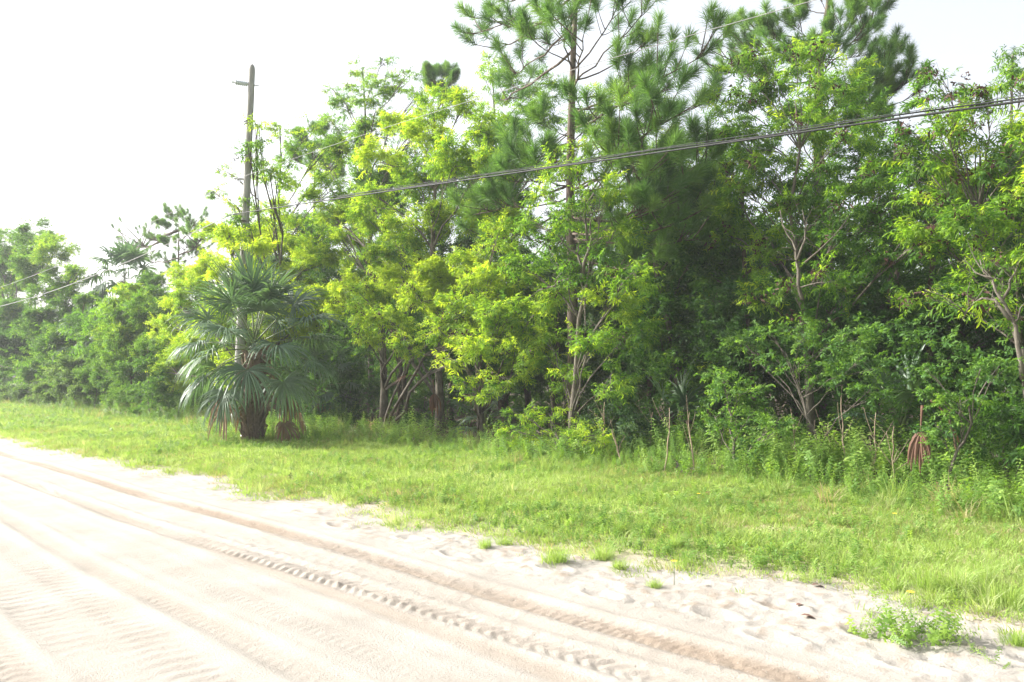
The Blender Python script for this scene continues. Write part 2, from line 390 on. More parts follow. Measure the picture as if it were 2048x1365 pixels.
me.materials.append(m); tag(link(bpy.data.objects.new('grass_verge_ground', me)), 'low grassy verge running into the woods', kind='structure')
mb = MB(); q = 900; mb.add([(-q, -q, -.45), (q, -q, -.45), (q, q, -.45), (-q, q, -.45)], [(0, 1, 2, 3)])
tag(mb.build('ground', plain('far_ground', (.12, .14, .05), .95, scale=.3), smooth=False), kind='structure')
mb = MB()
gq = [sp(-160, -9.3, -.02), sp(-160, -120, -.02), sp(200, -120, -.02), sp(200, -9.3, -.02), sp(200, -8.9, -.3), sp(-160, -8.9, -.3)]
mb.add(gq[:4], [(0, 3, 2, 1)]); mb.add([gq[0], gq[3], gq[4], gq[5]], [(0, 1, 2, 3)])
tag(mb.build('field', plain('field_grass', (.13, .16, .05), .95, scale=2), smooth=False), kind='structure')

def rnd_rot(n, tilt=.25):
    return np.stack([rng.normal(0, tilt, n), rng.normal(0, tilt, n), rng.uniform(0, 6.283, n)], -1)
def zat(s, p):
    zr, _ = sand_h(s, np.minimum(p, 7.9)); zv = verge_h(s, p)
    return np.where(p < sand_edge(s), zr, zv)
def pts_sp(s, p, dz=0): 
    return np.stack([DV.x * s + NV.x * p, DV.y * s + NV.y * p, zat(s, p) + dz], -1)
def in_view(s, p, pad=.06):
    X = DV.x * s + NV.x * p; Y = DV.y * s + NV.y * p
    return (Y > 2) & (np.abs(X) < (.62 + pad) * Y + 1.5)
def rand_area(dens_near, s0, s1, p0, p1, fall=14.0):
    """random points, thinner with distance"""
    n = int(dens_near * (s1 - s0) * (p1 - p0))
    s = rng.uniform(s0, s1, n); p = rng.uniform(p0, p1, n)
    k = (rng.random(n) < 1 / (1 + np.clip(s - 8, 0, 999) / fall)) & in_view(s, p)
    return s[k], p[k]
# turf
s, p = rand_area(230, 0, 62, 4.6, 11.2)
e = sand_edge(s); patch = fbm(s * 1.3, p * 1.6, 3, 101)
d = p - e
k = (d > -.45) & (rng.random(len(s)) < np.clip(.10 + .25 * (d > 0) + d * .75 + 1.2 * fbm(s * 3, p * 3, 2, 103) * (d < .8), .0, 1)) & (rng.random(len(s)) < np.clip(.8 + (patch + .12) * 3, .18, 1))
s, p, d = s[k], p[k], d[k]; big = 1 + np.clip(s - 8, 0, 60) * .035
tn = .5 + .8 * fbm(s * .8, p * 1.1, 3, 111) + rng.normal(0, .22, len(s))
scatter('grass', 'turf', pts_sp(s, p), rnd_rot(len(s), .15), rng.uniform(.7, 1.35, len(s)) * big, tn)
# low broad leaved cover between the blades
s, p = rand_area(170, 0, 50, 5.2, 11.0); pt = fbm(s * .9, p * 1.1, 3, 131)
k = (p > sand_edge(s) + .2) & (rng.random(len(s)) < np.clip(.35 + pt * 2.2, .03, 1)); s, p = s[k], p[k]
scatter('ground_cover', 'cover', pts_sp(s, p), rnd_rot(len(s)), rng.uniform(.8, 1.5, len(s)) * (1 + np.clip(s - 8, 0, 60) * .03), .62 + rng.normal(0, .2, len(s)))
# longer pale grass near the sand edge and thin blades all over
s, p = rand_area(26, 0, 50, 4.9, 11); d = p - sand_edge(s)
k = (d > -.02) & (rng.random(len(s)) < np.clip(.9 * np.exp(-(d / .9) ** 2) * np.clip(.5 + 3 * fbm(s * .8, p * 0 + 4, 2, 141), 0, 1) + .08, 0, 1)); s, p, d = s[k], p[k], d[k]
scatter('long_grass', 'tall', pts_sp(s, p), rnd_rot(len(s)), rng.uniform(.35, .85, len(s)), .75 + rng.normal(0, .18, len(s)))
# tangle of weeds at the foot of the woods
s, p = rand_area(75, 0, 60, 9.0, 13.2, 20)
edge = 9.75 + 1.1 * fbm(s * .35, s * 0, 3, 151)
d = p - edge; k = (d > 0) & ~((p > 11.6) & (s > 10.5) & (s < 21)) & (rng.random(len(s)) < np.clip(.4 + d, 0, 1)); s, p, d = s[k], p[k], d[k]
lump = fbm(s * .9, p * .9, 3, 161)
scatter('weeds', 'weed', pts_sp(s, p), rnd_rot(len(s), .3), np.clip(.55 + d * .4, .5, 1.05) * (1 + lump * 1.5) * rng.uniform(.7, 1.3, len(s)),
        .62 + .5 * lump + rng.normal(0, .2, len(s)) - .28 * np.clip((s - 18) / 8, 0, 1))
gq_ = to_sp(ground(495, 882)); s = gq_[0] + rng.normal(0, 1.5, 150); p = gq_[1] - .25 + rng.normal(0, .4, 150)
scatter('weeds', 'weed', pts_sp(s, p), rnd_rot(150, .3), rng.uniform(.6, 1.2, 150), .55 + rng.normal(0, .2, 150))
s, p = rand_area(9, 0, 60, 9.3, 12.5, 20); k = rng.random(len(s)) < np.clip(.5 + 3 * fbm(s * .5, p * .6, 2, 171), .05, 1); s, p = s[k], p[k]
scatter('weed_grass', 'tall', pts_sp(s, p), rnd_rot(len(s), .3), rng.uniform(.7, 1.4, len(s)), .3 + rng.normal(0, .25, len(s)))

# ================================================================ TREES
def bez(a, c, b, n=6):
    return [a * (1 - t) ** 2 + c * 2 * t * (1 - t) + b * t * t for t in [i / n for i in range(n + 1)]]
def jitter(pts, a):
    return [p + (rv(a) if 0 < i < len(pts) - 1 else Vector()) for i, p in enumerate(pts)]
def along(pts, t):
    x = t * (len(pts) - 1); i = min(int(x), len(pts) - 2); return pts[i].lerp(pts[i + 1], x - i)
def clump_points(c, r, dens, flat=.85, nsub=None, hollow=.25):
    """sprays for one clump of foliage: a handful of uneven sub-clumps spread through it"""
    nsub = nsub or max(5, int(7 * r + 5)); out = []; tips = []
    total = int(dens * 3.3 * r ** 2 * (1.2 + r))
    ws = rng.uniform(.4, 1.6, nsub); ws /= ws.sum()
    for w in ws:
        d = rng.normal(0, 1, 3); d /= np.linalg.norm(d); d[2] *= flat
        cc = np.array(c) + d * r * rng.uniform(.3, .9); rr = r * rng.uniform(.22, .5)
        n = max(3, int(total * w)); g = rng.normal(0, 1, (n, 3)); g /= np.linalg.norm(g, axis=1)[:, None]
        q = cc + g * (rng.random((n, 1)) ** .45) * rr * np.array([1, 1, .75])
        out.append(q); tips.append(cc)
    return np.concatenate(out), tips
def spray_rot(P, c):
    d = P - np.array(c); yaw = np.arctan2(d[:, 1], d[:, 0]) + rng.normal(0, .8, len(P))
    pit = -np.clip(d[:, 2] / (np.linalg.norm(d, axis=1) + .2), -1, 1) * .5 + rng.normal(.05, .4, len(P))
    return np.stack([rng.normal(0, .45, len(P)), pit, yaw], -1)
def leaf_tree(name, label, cat, base, clumps, kind='acacia', dens=95, tint=.5, tvar=.12, bark=None, trunk_r=.09, trunk=None, group=None,
              pods=0, scale=1.0, fork=.45, twigs=True, ctint=None):
    """clumps: (centre, radius); trunk: list of points or None"""
    bark = bark or M_bark_g
    t = empty(name, base, label, cat, group)
    cs = [(Vector(c), r) for c, r in clumps]
    top = max(cs, key=lambda x: x[0].z)[0]
    if trunk is None:
        mid = base.lerp(top, .5) + Vector((random.uniform(-.3, .3), 0, 0)); mid.x = mid.x * .6 + base.x * .4
        trunk = jitter(bez(base, mid, top, 9), .05)
    n = len(trunk); rad = [trunk_r * (1 - .85 * (i / (n - 1)) ** 1.1) for i in range(n)]; rad[0] *= 1.35
    mb = MB(); tr0 = [v.copy() for v in trunk]; tr0[0] = tr0[0] - Vector((0, 0, .15)); mb.tube(tr0, rad, 8); mb.build('trunk', bark, t, off=base)
    P = []; Rr = []; T = []; PP = []
    for ci, (c, r) in enumerate(cs):
        q, tips = clump_points(c, r, dens)
        P.append(q); Rr.append(spray_rot(q, c - Vector((0, 0, r * .4))))
        tb = tint + rng.normal(0, tvar) + (ctint(c) if ctint else 0)
        T.append(tb + rng.normal(0, .19, len(q)))
        # limb from the trunk to this clump
        zt = max(base.z + .25 * (c.z - base.z), c.z - (c - Vector((base.x, base.y, c.z))).length * random.uniform(.5, 1.0) - .3)
        k = min(range(n), key=lambda i: abs(trunk[i].z - zt) + .3 * i / n)
        k = min(k, n - 2); st = trunk[k]; L = (c - st).length
        ctl = st.lerp(c, .45) + Vector((0, 0, .12 * L)) + rv(.08 * L)
        pts = jitter(bez(st, ctl, c, 5), .03 * L)
        r0 = min(rad[k] * .55, .006 + .007 * L); mb = MB(); mb.tube(pts, [r0 * (1 - .12 * i) for i in range(len(pts))], 5)
        if twigs:
            for tip in tips[:7]:
                s0 = along(pts, random.uniform(.55, 1)); tv = Vector(tip)
                mb.tube(jitter(bez(s0, s0.lerp(tv, .5) + rv(.12 * r), tv + (tv - s0) * .15, 3), .03 * r), [r0 * .5, r0 * .4, r0 * .28, r0 * .15], 3, False)
        mb.build('limb', bark, t, off=base)
        for _ in range(int(2.2 * pods * r + random.random() * pods)):
            cand = q[rng.integers(len(q), size=5)]; PP.append(cand[np.argmin(cand @ np.array(NV))])
    P = np.concatenate(P); T = np.concatenate(T); Rr = np.concatenate(Rr)
    k = P[:, 2] > .05
    o = scatter('crown', kind, P[k], Rr[k], rng.uniform(.55, 1.0, k.sum()) * scale, T[k], t, off=base)
    if PP:
        mb = MB()
        for c in PP:
            c = Vector(c) - NV * .16
            for j in range(random.randint(12, 22)):
                a = c + rv(.10); b = a + rv(.05) - Vector((0, 0, .02)); s = rv(.028); e = b + rv(.04)
                mb.add([a, a + s, b + s, b], [(0, 1, 2, 3)]); mb.add([b, b + s, e], [(0, 1, 2)])
        o = mb.build('seed_pods', M_pod, t, smooth=False, off=base); o['kind'] = 'stuff'
    return t
def px_clumps(lst, p, jit=.5):
    out = []
    for it in lst:
        x, y, r = it[:3]; dp = it[3] if len(it) > 3 else random.uniform(-jit, jit)
        c = at_p(x, y, p + dp); out.append((c, px_size(c, r)))
    return out
def vpts(lst, p):
    out = []
    for it in lst:
        c = at_p(it[0], it[1], p + (it[2] if len(it) > 2 else 0)); out.append(c)
    return out
def tree_px(name, label, cat, basepx, p, cl, jit=.5, trunk=None, **kw):
    base = foot(basepx, p); base.z = .12
    tk = None
    if trunk: tk = [base] + vpts(trunk, p)
    return leaf_tree(name, label, cat, base, px_clumps(cl, p, jit), trunk=tk, **kw)
ACA = 'acacia trees along the edge of the woods'
# bright yellow acacia behind the palm
tree_px('acacia_tree', 'bright yellow-green acacia rising behind the fan palm, lowest of the front acacias', 'tree', 500, 12.2,
        [(460, 470, 30, -2.9), (500, 500, 34, -2.9), (455, 540, 34, -2.9), (345, 655, 32), (385, 595, 48), (430, 545, 52), (475, 470, 48), (520, 560, 66), (590, 590, 62), (560, 490, 55), (625, 530, 55), (340, 735, 30), (375, 545, 34), (600, 660, 55),
         (440, 640, 60), (430, 465, 30), (510, 440, 36), (400, 700, 50), (350, 600, 26), (660, 600, 45), (530, 650, 60), (480, 720, 60)], tint=.88, dens=115, pods=.3, trunk_r=.1, jit=.7)
tree_px('acacia_tree', 'tall green acacia whose upper leaves hang around the utility pole', 'tree', 560, 13.0,
        [(515, 250, 20, -3.2), (500, 300, 34, -3.2), (540, 350, 46, -2.2), (590, 310, 40, 0), (560, 260, 26, 0), (645, 300, 40, .5), (600, 400, 52, 0), (665, 380, 48, .5), (485, 440, 30, -3.2), (475, 415, 26, -3.2), (430, 385, 22, -1),
         (455, 345, 18, -1), (540, 430, 45, -1.5), (640, 470, 50, 0), (575, 500, 45, 0), (700, 420, 40, 1), (620, 250, 26, 0), (700, 300, 36, 1)], tint=.66, dens=62, pods=.8, trunk_r=.1)
tree_px('acacia_tree', 'tallest pale acacia with thin open top left of the yellow one', 'tree', 745, 16.5,
        [(740, 175, 46), (690, 205, 34), (790, 170, 34), (755, 250, 55), (695, 285, 48), (830, 195, 30), (820, 270, 50), (665, 180, 14), (725, 140, 24), (745, 340, 60), (660, 330, 36), (770, 125, 16), (660, 240, 24), (820, 150, 18),
         (800, 340, 50), (860, 240, 36), (710, 400, 50)], tint=.55, dens=62, pods=1.2, trunk_r=.12)
tree_px('acacia_tree', 'big yellow-green acacia standing left of the tall pine', 'tree', 880, 13.0,
        [(790, 235, 36), (845, 270, 50), (930, 205, 40), (888, 190, 30), (965, 255, 40), (760, 325, 46), (830, 360, 60), (910, 325, 62), (985, 330, 42), (755, 430, 52), (840, 460, 62), (925, 430, 60), (695, 470, 38),
         (720, 545, 46), (800, 560, 60), (880, 560, 58), (960, 530, 55), (1010, 430, 45), (740, 385, 40), (790, 500, 50), (860, 220, 34), (660, 430, 30)], tint=.80, dens=112, pods=.5, trunk_r=.12, trunk=[(880, 800), (872, 650), (865, 500), (870, 380), (880, 280)])
tree_px('acacia_tree', 'front acacia with bare grey trunk and yellow leaves hanging over the dark gap', 'tree', 768, 13.4,
        [(685, 612, 30, -1.5), (735, 600, 48, -1.5), (785, 645, 46, -1.8), (728, 680, 28, -2), (840, 600, 52, -1.2), (880, 655, 50, -1.8), (820, 690, 34, -2), (940, 610, 55, -1.3), (770, 560, 45, -1), (905, 720, 26, -2.4), (860, 540, 50, -.6), (700, 570, 34, -.8), (960, 670, 38, -1.8)],
        tint=.84, dens=118, pods=1.8, trunk=[(768, 780), (764, 690), (768, 620), (790, 560)], trunk_r=.12)
tree_px('acacia_tree', 'acacia with two leaning pale trunks under green boughs', 'tree', 965, 12.8,
        [(985, 560, 52), (1005, 630, 55, -1.2), (960, 700, 40, -1.6), (1045, 710, 46, -1), (990, 480, 48), (930, 765, 22, -2), (1010, 760, 36, -1.5), (950, 800, 16, -2), (1060, 640, 45, -.8), (1035, 560, 45)],
        tint=.66, dens=105, pods=1.2, trunk=[(960, 830), (945, 760), (930, 730), (950, 640), (985, 560)], trunk_r=.09)
mb = MB(); _b = foot(968, 12.8)
mb.tube([_b] + vpts([(962, 840), (957, 770), (955, 730), (975, 640), (1010, 560)], 12.8), [.1, .085, .075, .065, .05, .02], 7)
mb.build('trunk', M_bark_g, bpy.data.objects['acacia_tree.005'], off=_b).location = _b - bpy.data.objects['acacia_tree.005'].location
tree_px('acacia_tree', 'slender acacia leaning on the pine trunk, leafy from top to foot', 'tree', 1150, 11.6,
        [(1152, 295, 26), (1122, 340, 36), (1180, 335, 32), (1082, 392, 32), (1200, 395, 46), (1135, 420, 42), (1062, 440, 34), (1100, 500, 44), (1232, 460, 46), (1190, 540, 50), (1050, 535, 42), (1120, 610, 52), (1225, 600, 52),
         (1190, 690, 52), (1095, 690, 44), (1265, 670, 46), (1270, 540, 45), (1130, 760, 40), (1230, 760, 40)], tint=.56, dens=92, pods=.9, trunk=[(1143, 840), (1152, 750), (1158, 640), (1180, 540), (1172, 450), (1155, 340)], trunk_r=.07)
tree_px('acacia_tree', 'green acacia with pale forked limbs right of the tall pine', 'tree', 1625, 13.2,
        [(1475, 125, 36), (1500, 200, 50), (1560, 165, 44), (1600, 250, 54), (1480, 285, 46), (1640, 175, 40), (1700, 265, 44), (1550, 335, 60), (1640, 360, 62), (1730, 355, 54), (1500, 395, 54), (1600, 440, 62),
         (1700, 455, 62), (1780, 415, 54), (1455, 470, 50), (1540, 500, 52), (1785, 520, 58), (1450, 360, 40), (1580, 560, 34, -.8), (1650, 545, 38, -.7), (1530, 590, 36, -.5), (1690, 600, 40, 0), (1600, 640, 26, -.5), (1525, 110, 26), (1590, 110, 24), (1650, 100, 24), (1690, 190, 30), (1440, 200, 26), (1840, 470, 45)],
        tint=.45, dens=95, pods=1.8, trunk=[(1615, 720), (1603, 600), (1592, 500), (1580, 420), (1600, 300), (1590, 200)], trunk_r=.07)
tree_px('acacia_tree', 'rightmost acacia heavy with brown pods, leaning in over bare grey limbs', 'tree', 2075, 12.6,
        [(1880, 150, 22), (1850, 195, 22), (1940, 175, 28), (1905, 215, 34), (1995, 200, 42), (2045, 160, 46), (1900, 265, 44), (1980, 265, 54), (1850, 335, 46), (1930, 345, 58), (2020, 340, 58), (1870, 420, 56), (1960, 430, 64),
         (2045, 440, 60), (1900, 505, 52), (1990, 530, 58), (2070, 550, 50), (1850, 580, 46), (1985, 600, 30, -.9), (2025, 530, 36, -.9), (2040, 640, 26, -.6), (2090, 260, 60), (1930, 590, 40), (2090, 380, 60), (1830, 270, 26)],
        tint=.46, dens=95, pods=2.0, trunk=[(2046, 700), (2010, 610), (1975, 540), (1960, 430), (1960, 300)], trunk_r=.065)
tree_px('reddish_tree', 'tree with a reddish tip peeping out behind the rightmost acacia', 'tree', 2030, 18, [(2025, 110, 22), (2045, 160, 36), (2010, 150, 26), (2060, 240, 50), (2060, 340, 70), (2040, 440, 80)], tint=.35, dens=80)

tree_px('acacia_tree', 'mid-green leafy tree filling the space under the right-hand boughs of the tall pine', 'tree', 1370, 14.2,
        [(1310, 470, 60), (1380, 520, 62), (1440, 590, 56), (1330, 590, 62), (1400, 430, 50), (1290, 380, 46), (1440, 420, 46), (1360, 360, 44), (1300, 680, 56), (1400, 670, 56), (1470, 680, 46), (1350, 770, 50), (1250, 300, 44)], tint=.42, dens=80, kind='broad', scale=1.5)
tree_px('acacia_tree', 'pale leafy tree whose top shows through the left side of the tall pine', 'tree', 1010, 17,
        [(985, 130, 26), (1030, 170, 46), (1080, 230, 56), (1000, 240, 50), (1050, 320, 60), (1120, 330, 56), (970, 160, 24), (1180, 250, 50), (1230, 190, 44), (1280, 150, 34), (1250, 300, 60), (1110, 160, 36), (1310, 220, 50), (1350, 300, 55)], tint=.52, dens=70)
tree_px('broadleaf_tree', 'broad-leaved dark tree in the shade between the forked acacia and the rightmost one', 'tree', 1790, 14.2,
        [(1760, 600, 60), (1830, 650, 56), (1700, 560, 56), (1790, 500, 60), (1870, 700, 50), (1740, 680, 50), (1900, 600, 50), (1650, 620, 46), (1820, 330, 44), (1790, 280, 40), (1950, 690, 50), (2030, 650, 50)], tint=.4, dens=80, kind='broad', scale=1.4)
tree_px('acacia_tree', 'pale green tree whose leaves half hide the trunk of the finer-needled pine', 'tree', 1640, 17,
        [(1600, 140, 40), (1650, 190, 50), (1700, 150, 36), (1560, 230, 50), (1720, 230, 50), (1640, 270, 60), (1780, 290, 50), (1500, 290, 50), (1620, 90, 26), (1830, 330, 50), (1450, 250, 44), (1880, 320, 44), (1420, 330, 50)], tint=.45, dens=80)
# dark filler trees further in
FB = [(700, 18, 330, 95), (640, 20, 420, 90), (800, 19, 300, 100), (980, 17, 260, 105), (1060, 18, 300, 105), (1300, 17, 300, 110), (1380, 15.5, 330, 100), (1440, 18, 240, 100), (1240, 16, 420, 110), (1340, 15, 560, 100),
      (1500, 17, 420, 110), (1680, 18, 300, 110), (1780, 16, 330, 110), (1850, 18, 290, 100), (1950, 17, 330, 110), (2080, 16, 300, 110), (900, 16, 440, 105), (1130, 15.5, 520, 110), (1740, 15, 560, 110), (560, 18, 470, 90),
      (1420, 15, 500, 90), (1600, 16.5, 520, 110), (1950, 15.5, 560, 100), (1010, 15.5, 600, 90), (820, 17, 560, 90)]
FRONT = [(620, 'the acacia around the utility pole'), (740, 'the tallest pale acacia'), (890, 'the big yellow-green acacia'), (1040, 'the two-trunked acacia'), (1200, 'the trunk of the tall pine'), (1400, 'the right half of the tall pine'),
         (1640, 'the forked acacia'), (1800, 'the finer-needled pine'), (1920, 'the gap before the rightmost acacia'), (9999, 'the rightmost acacia')]
seen_ = {}
def WL(x, p):
    f = next(n for k, n in FRONT if x < k); d = ('dark tree' if p < 17 else 'taller dark tree'); i = seen_.get((f, d), 0); seen_[(f, d)] = i + 1
    return [d + ' deep in the woods behind ' + f, ('lower ' if p < 17 else 'mid-height ') + 'tree in the shade at the back, behind ' + f, 'leafy tree filling the dark between trunks behind ' + f][min(i, 2)] if x != 1680 else 'pale-leaved lower tree at the back, right of the forked acacia trunk'
for (x, p, ytop, w) in FB:
    base = foot(x, p); y0 = 758; cl = []
    for k in range(13):
        f = k / 12; yy = ytop + w * .4 + (y0 - 60 - ytop) * f
        ww = w * (.35 + .75 * math.sin(math.pi * min(1, f * .8 + .15)))
        c = at_p(x + random.uniform(-ww, ww), yy, p + random.uniform(-1, 1)); cl.append((c, px_size(c, w * random.uniform(.38, .6))))
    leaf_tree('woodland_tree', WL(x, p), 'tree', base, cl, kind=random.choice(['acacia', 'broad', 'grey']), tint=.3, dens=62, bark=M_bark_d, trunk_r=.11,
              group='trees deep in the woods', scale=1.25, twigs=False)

# ---------------------------------------------------------------- pines
TUFTS = [needle_bunch('needle_tuft') for k in range(4)]
GN['tuft'] = make_gn('needle_tufts', [bpy.data.objects.new('needle_tuft_source', m_) for m_ in TUFTS])
def pine(name, label, trunkpts, trunk_r, limbs, tuft_scale=1.0, maxt=290, tints=None):
    base = trunkpts[0]; t = empty(name, base, label, 'tree')
    n = len(trunkpts); mb = MB(); mb.tube(trunkpts, [trunk_r * (1 - .8 * i / (n - 1)) for i in range(n)], 10); mb.build('trunk', M_bark_p, t, off=base)
    nt_ = 0; more = []; exp_ = sum(int(l[2]) + 1 for l in limbs)
    for st, tip, wgt in limbs:
        L = (tip - st).length
        ctl = st.lerp(tip, .6) - Vector((0, 0, .10 * L)) + rv(.06 * L)
        pts = jitter(bez(st, ctl, tip, 7), .015 * L); r0 = .008 + .007 * L
        mb = MB(); mb.tube(pts, [r0 * (1 - .1 * i) for i in range(len(pts))], 6)
        spots = [(pts[-1], (pts[-1] - pts[-2]).normalized())]
        for k in range(int(wgt + .5)):
            f = random.uniform(.45, .98); a = along(pts, f)
            d = (pts[-1] - pts[0]).normalized(); side = d.cross(Vector((0, 0, 1))).normalized() * random.choice((-1, 1))
            e = a + (d * random.uniform(.2, .6) + side * random.uniform(.1, .7) + Vector((0, 0, random.uniform(.15, .6)))).normalized() * random.uniform(.25, .26 + .22 * L)
            mb.tube(bez(a, a.lerp(e, .5) - Vector((0, 0, .05)), e, 3), [r0 * .5, r0 * .42, r0 * .36, r0 * .3], 4)
            spots.append((e, (e - a).normalized()))
        mb.build('limb', M_bark_p, t, off=base)
        for q, d in spots:
            d = (d + Vector((0, 0, .7)) + rv(.25)).normalized()
            if random.random() > maxt / max(maxt, exp_) or nt_ >= 299: more.append((q - d * .08, d)); continue
            o = bpy.data.objects.new('needle_tuft', random.choice(TUFTS))
            o.parent = t; o.location = q - base - d * .08; o.rotation_euler = d.to_track_quat('Z', 'Y').to_euler()
            k = tuft_scale * random.uniform(.8, 1.2); o.scale = (k, k, k * random.uniform(.9, 1.3)); link(o); nt_ += 1
    if more:
        eu = [tuple(d.to_track_quat('Z', 'Y').to_euler()) for _, d in more]
        scatter('needle_tufts', 'tuft', [tuple(q) for q, _ in more], eu, [tuft_scale * random.uniform(.8, 1.2) for _ in more], [.5] * len(more), t, off=base)
    return t
# needle tint comes from the tuft itself
nt = M_needle.node_tree
for nd in list(nt.nodes):
    if nd.type == 'ATTRIBUTE':
        oi = nt.nodes.new('ShaderNodeObjectInfo')
        for l in list(nd.outputs['Fac'].links): nt.links.new(oi.outputs['Random'], l.to_socket)
PP_ = 13.2
tk = [foot(1148, PP_) + Vector((0, 0, -.1))] + vpts([(1148, 800), (1146, 650), (1143, 520), (1141, 400), (1141, 300), (1144, 200), (1146, 120), (1150, 40), (1152, -40), (1152, -130)], PP_)
LM = []
def trunk_at_y(tk, z):
    for a, b in zip(tk[:-1], tk[1:]):
        if a.z <= z <= b.z: return a.lerp(b, (z - a.z) / (b.z - a.z + 1e-6))
    return tk[-1]
def limb(tk, x, y, dp, p, drop, w):
    tip = at_p(x, y, p + dp); st = trunk_at_y(tk, tip.z - drop); return (st, tip, w)
for (x, y, dp, dr, w) in [(945, 70, 0, -.6, 7), (985, 45, -.8, .2, 6), (1010, 5, .4, .5, 6), (1060, -20, 0, .6, 6), (1100, -60, -.5, .5, 6), (1200, -60, .4, .6, 6), (1240, -10, -.6, .9, 7), (1290, 20, 0, 1.0, 7), (1295, 80, .6, .6, 6),
                          (1330, 130, -.4, .2, 7), (1410, 110, .5, .9, 8), (1120, 25, -1.6, .4, 6), (1170, 60, -1.7, .4, 5), (1000, 100, 1.2, .2, 5), (1050, 70, -1.2, .4, 6), (1025, 150, .8, -.1, 6), (1000, 200, 1.2, .1, 5),
                          (1400, 210, .4, .3, 8), (1360, 170, 1.2, .3, 6), (1330, 240, -1.0, .1, 7), (1195, 225, -1.6, .3, 5), (1240, 280, -1.5, .2, 6), (1320, 300, -.8, .1, 8), (1420, 320, .2, .1, 8), (1380, 370, -.6, .0, 8), (1290, 350, -1.3, .1, 7),
                          (1030, 290, -1.2, 0, 7), (980, 320, -.6, -.1, 8), (1010, 360, -1.0, 0, 6), (1070, 330, -1.6, .1, 5), (1080, 240, -.9, .2, 5), (945, 430, -.4, -.3, 6), (980, 480, .2, -.3, 6), (1000, 410, -.9, -.1, 6),
                          (1430, 400, .1, -.2, 7), (1350, 450, -.6, -.2, 8), (1400, 480, .3, -.3, 7), (1300, 420, -1.2, -.1, 7), (1310, 520, -.6, -.4, 6), (1060, 480, .5, -.3, 4), (1150, 10, 1.0, .6, 5), (1100, 90, 1.0, .2, 4), (1270, 170, 1.0, .3, 5)]:
    LM.append(limb(tk, x, y, dp, PP_, dr, w))
pine('pine_tree', 'tall pine with brush-like needle tufts, right of the big yellow-green acacia', tk, .15, [(a, b, w * (1.0 if b.z > 6.5 else 1.5)) for a, b, w in LM], 1.1, 290)
P2_ = 19.5
tk = [foot(1650, P2_)] + vpts([(1650, 700), (1648, 500), (1640, 350), (1638, 200), (1642, 100), (1655, 20), (1665, -60), (1665, -160)], P2_); LM = []
for (x, y, dp, dr, w) in [(1490, 60, 0, .8, 7), (1465, 95, 0, .6, 6), (1440, 120, .5, .4, 6), (1530, 70, -1, .5, 6), (1590, 10, 0, .5, 6), (1620, -50, 0, .5, 6), (1745, 0, 0, .5, 8), (1755, 35, 0, .5, 6), (1700, -40, 0, .4, 6), (1730, 45, -1, .4, 5), (1590, 50, -1, .3, 5),
                          (1430, 150, 0, .2, 6), (1560, 110, -1.4, .3, 6), (1690, 60, -1.2, .2, 6), (1740, 110, .6, 0, 5), (1720, 180, -1, .3, 7), (1780, 120, 0, .6, 9), (1785, 105, .5, .8, 5), (1770, 160, -.5, .2, 7), (1820, 160, 0, .6, 6), (1830, 190, .6, .2, 4),
                          (1750, 200, -1.2, 0, 7), (1700, 240, -1.4, 0, 6), (1500, 150, -1.2, .2, 6), (1760, 240, .2, -.2, 6), (1600, 130, 1.2, .3, 5), (1660, 110, -1.5, .2, 5), (1640, -10, 0, .5, 5), (1590, -40, 1, .5, 5)]:
    LM.append(limb(tk, x, y, dp, P2_, dr, w))
pine('pine_tree', 'finer-needled pine rising behind the acacia with pale forked limbs', tk, .16, [(a, b, w * 2.4) for a, b, w in LM], .8, 290)
def far_pine(label, x, p, ytop, yb, spots, ts):
    tk = [foot(x, p)] + vpts([(x, 700), (x - 2, (ytop + 700) / 2), (x, ytop + 10)], p)
    pine('pine_tree', label, tk, .14, [limb(tk, a, b, random.uniform(-1, 1), p, .4, w * 4) for a, b, w in spots], ts, 290)
far_pine('hazy flat-topped pine far down the road, seen over the bright acacias', 358, 17.5, 440, 600,
         [(350, 432, 7), (320, 450, 7), (385, 445, 7), (300, 480, 6), (405, 470, 6), (330, 490, 6), (375, 490, 6), (260, 495, 5), (280, 520, 5), (400, 505, 5), (340, 530, 5), (300, 560, 5), (365, 550, 5), (290, 590, 5)], .8)
far_pine('blue-green pine tops showing between pale leaves beside the utility pole', 630, 21, 270, 500, [(600, 280, 14), (640, 265, 7), (620, 300, 7), (660, 300, 6), (590, 320, 6), (640, 330, 6), (670, 350, 5)], 1.1)
far_pine('small pine top poking up left of the tall pine over yellow leaves', 885, 23, 165, 400, [(860, 158, 7), (885, 152, 7), (905, 165, 6), (870, 180, 6), (900, 200, 5)], 1.1)

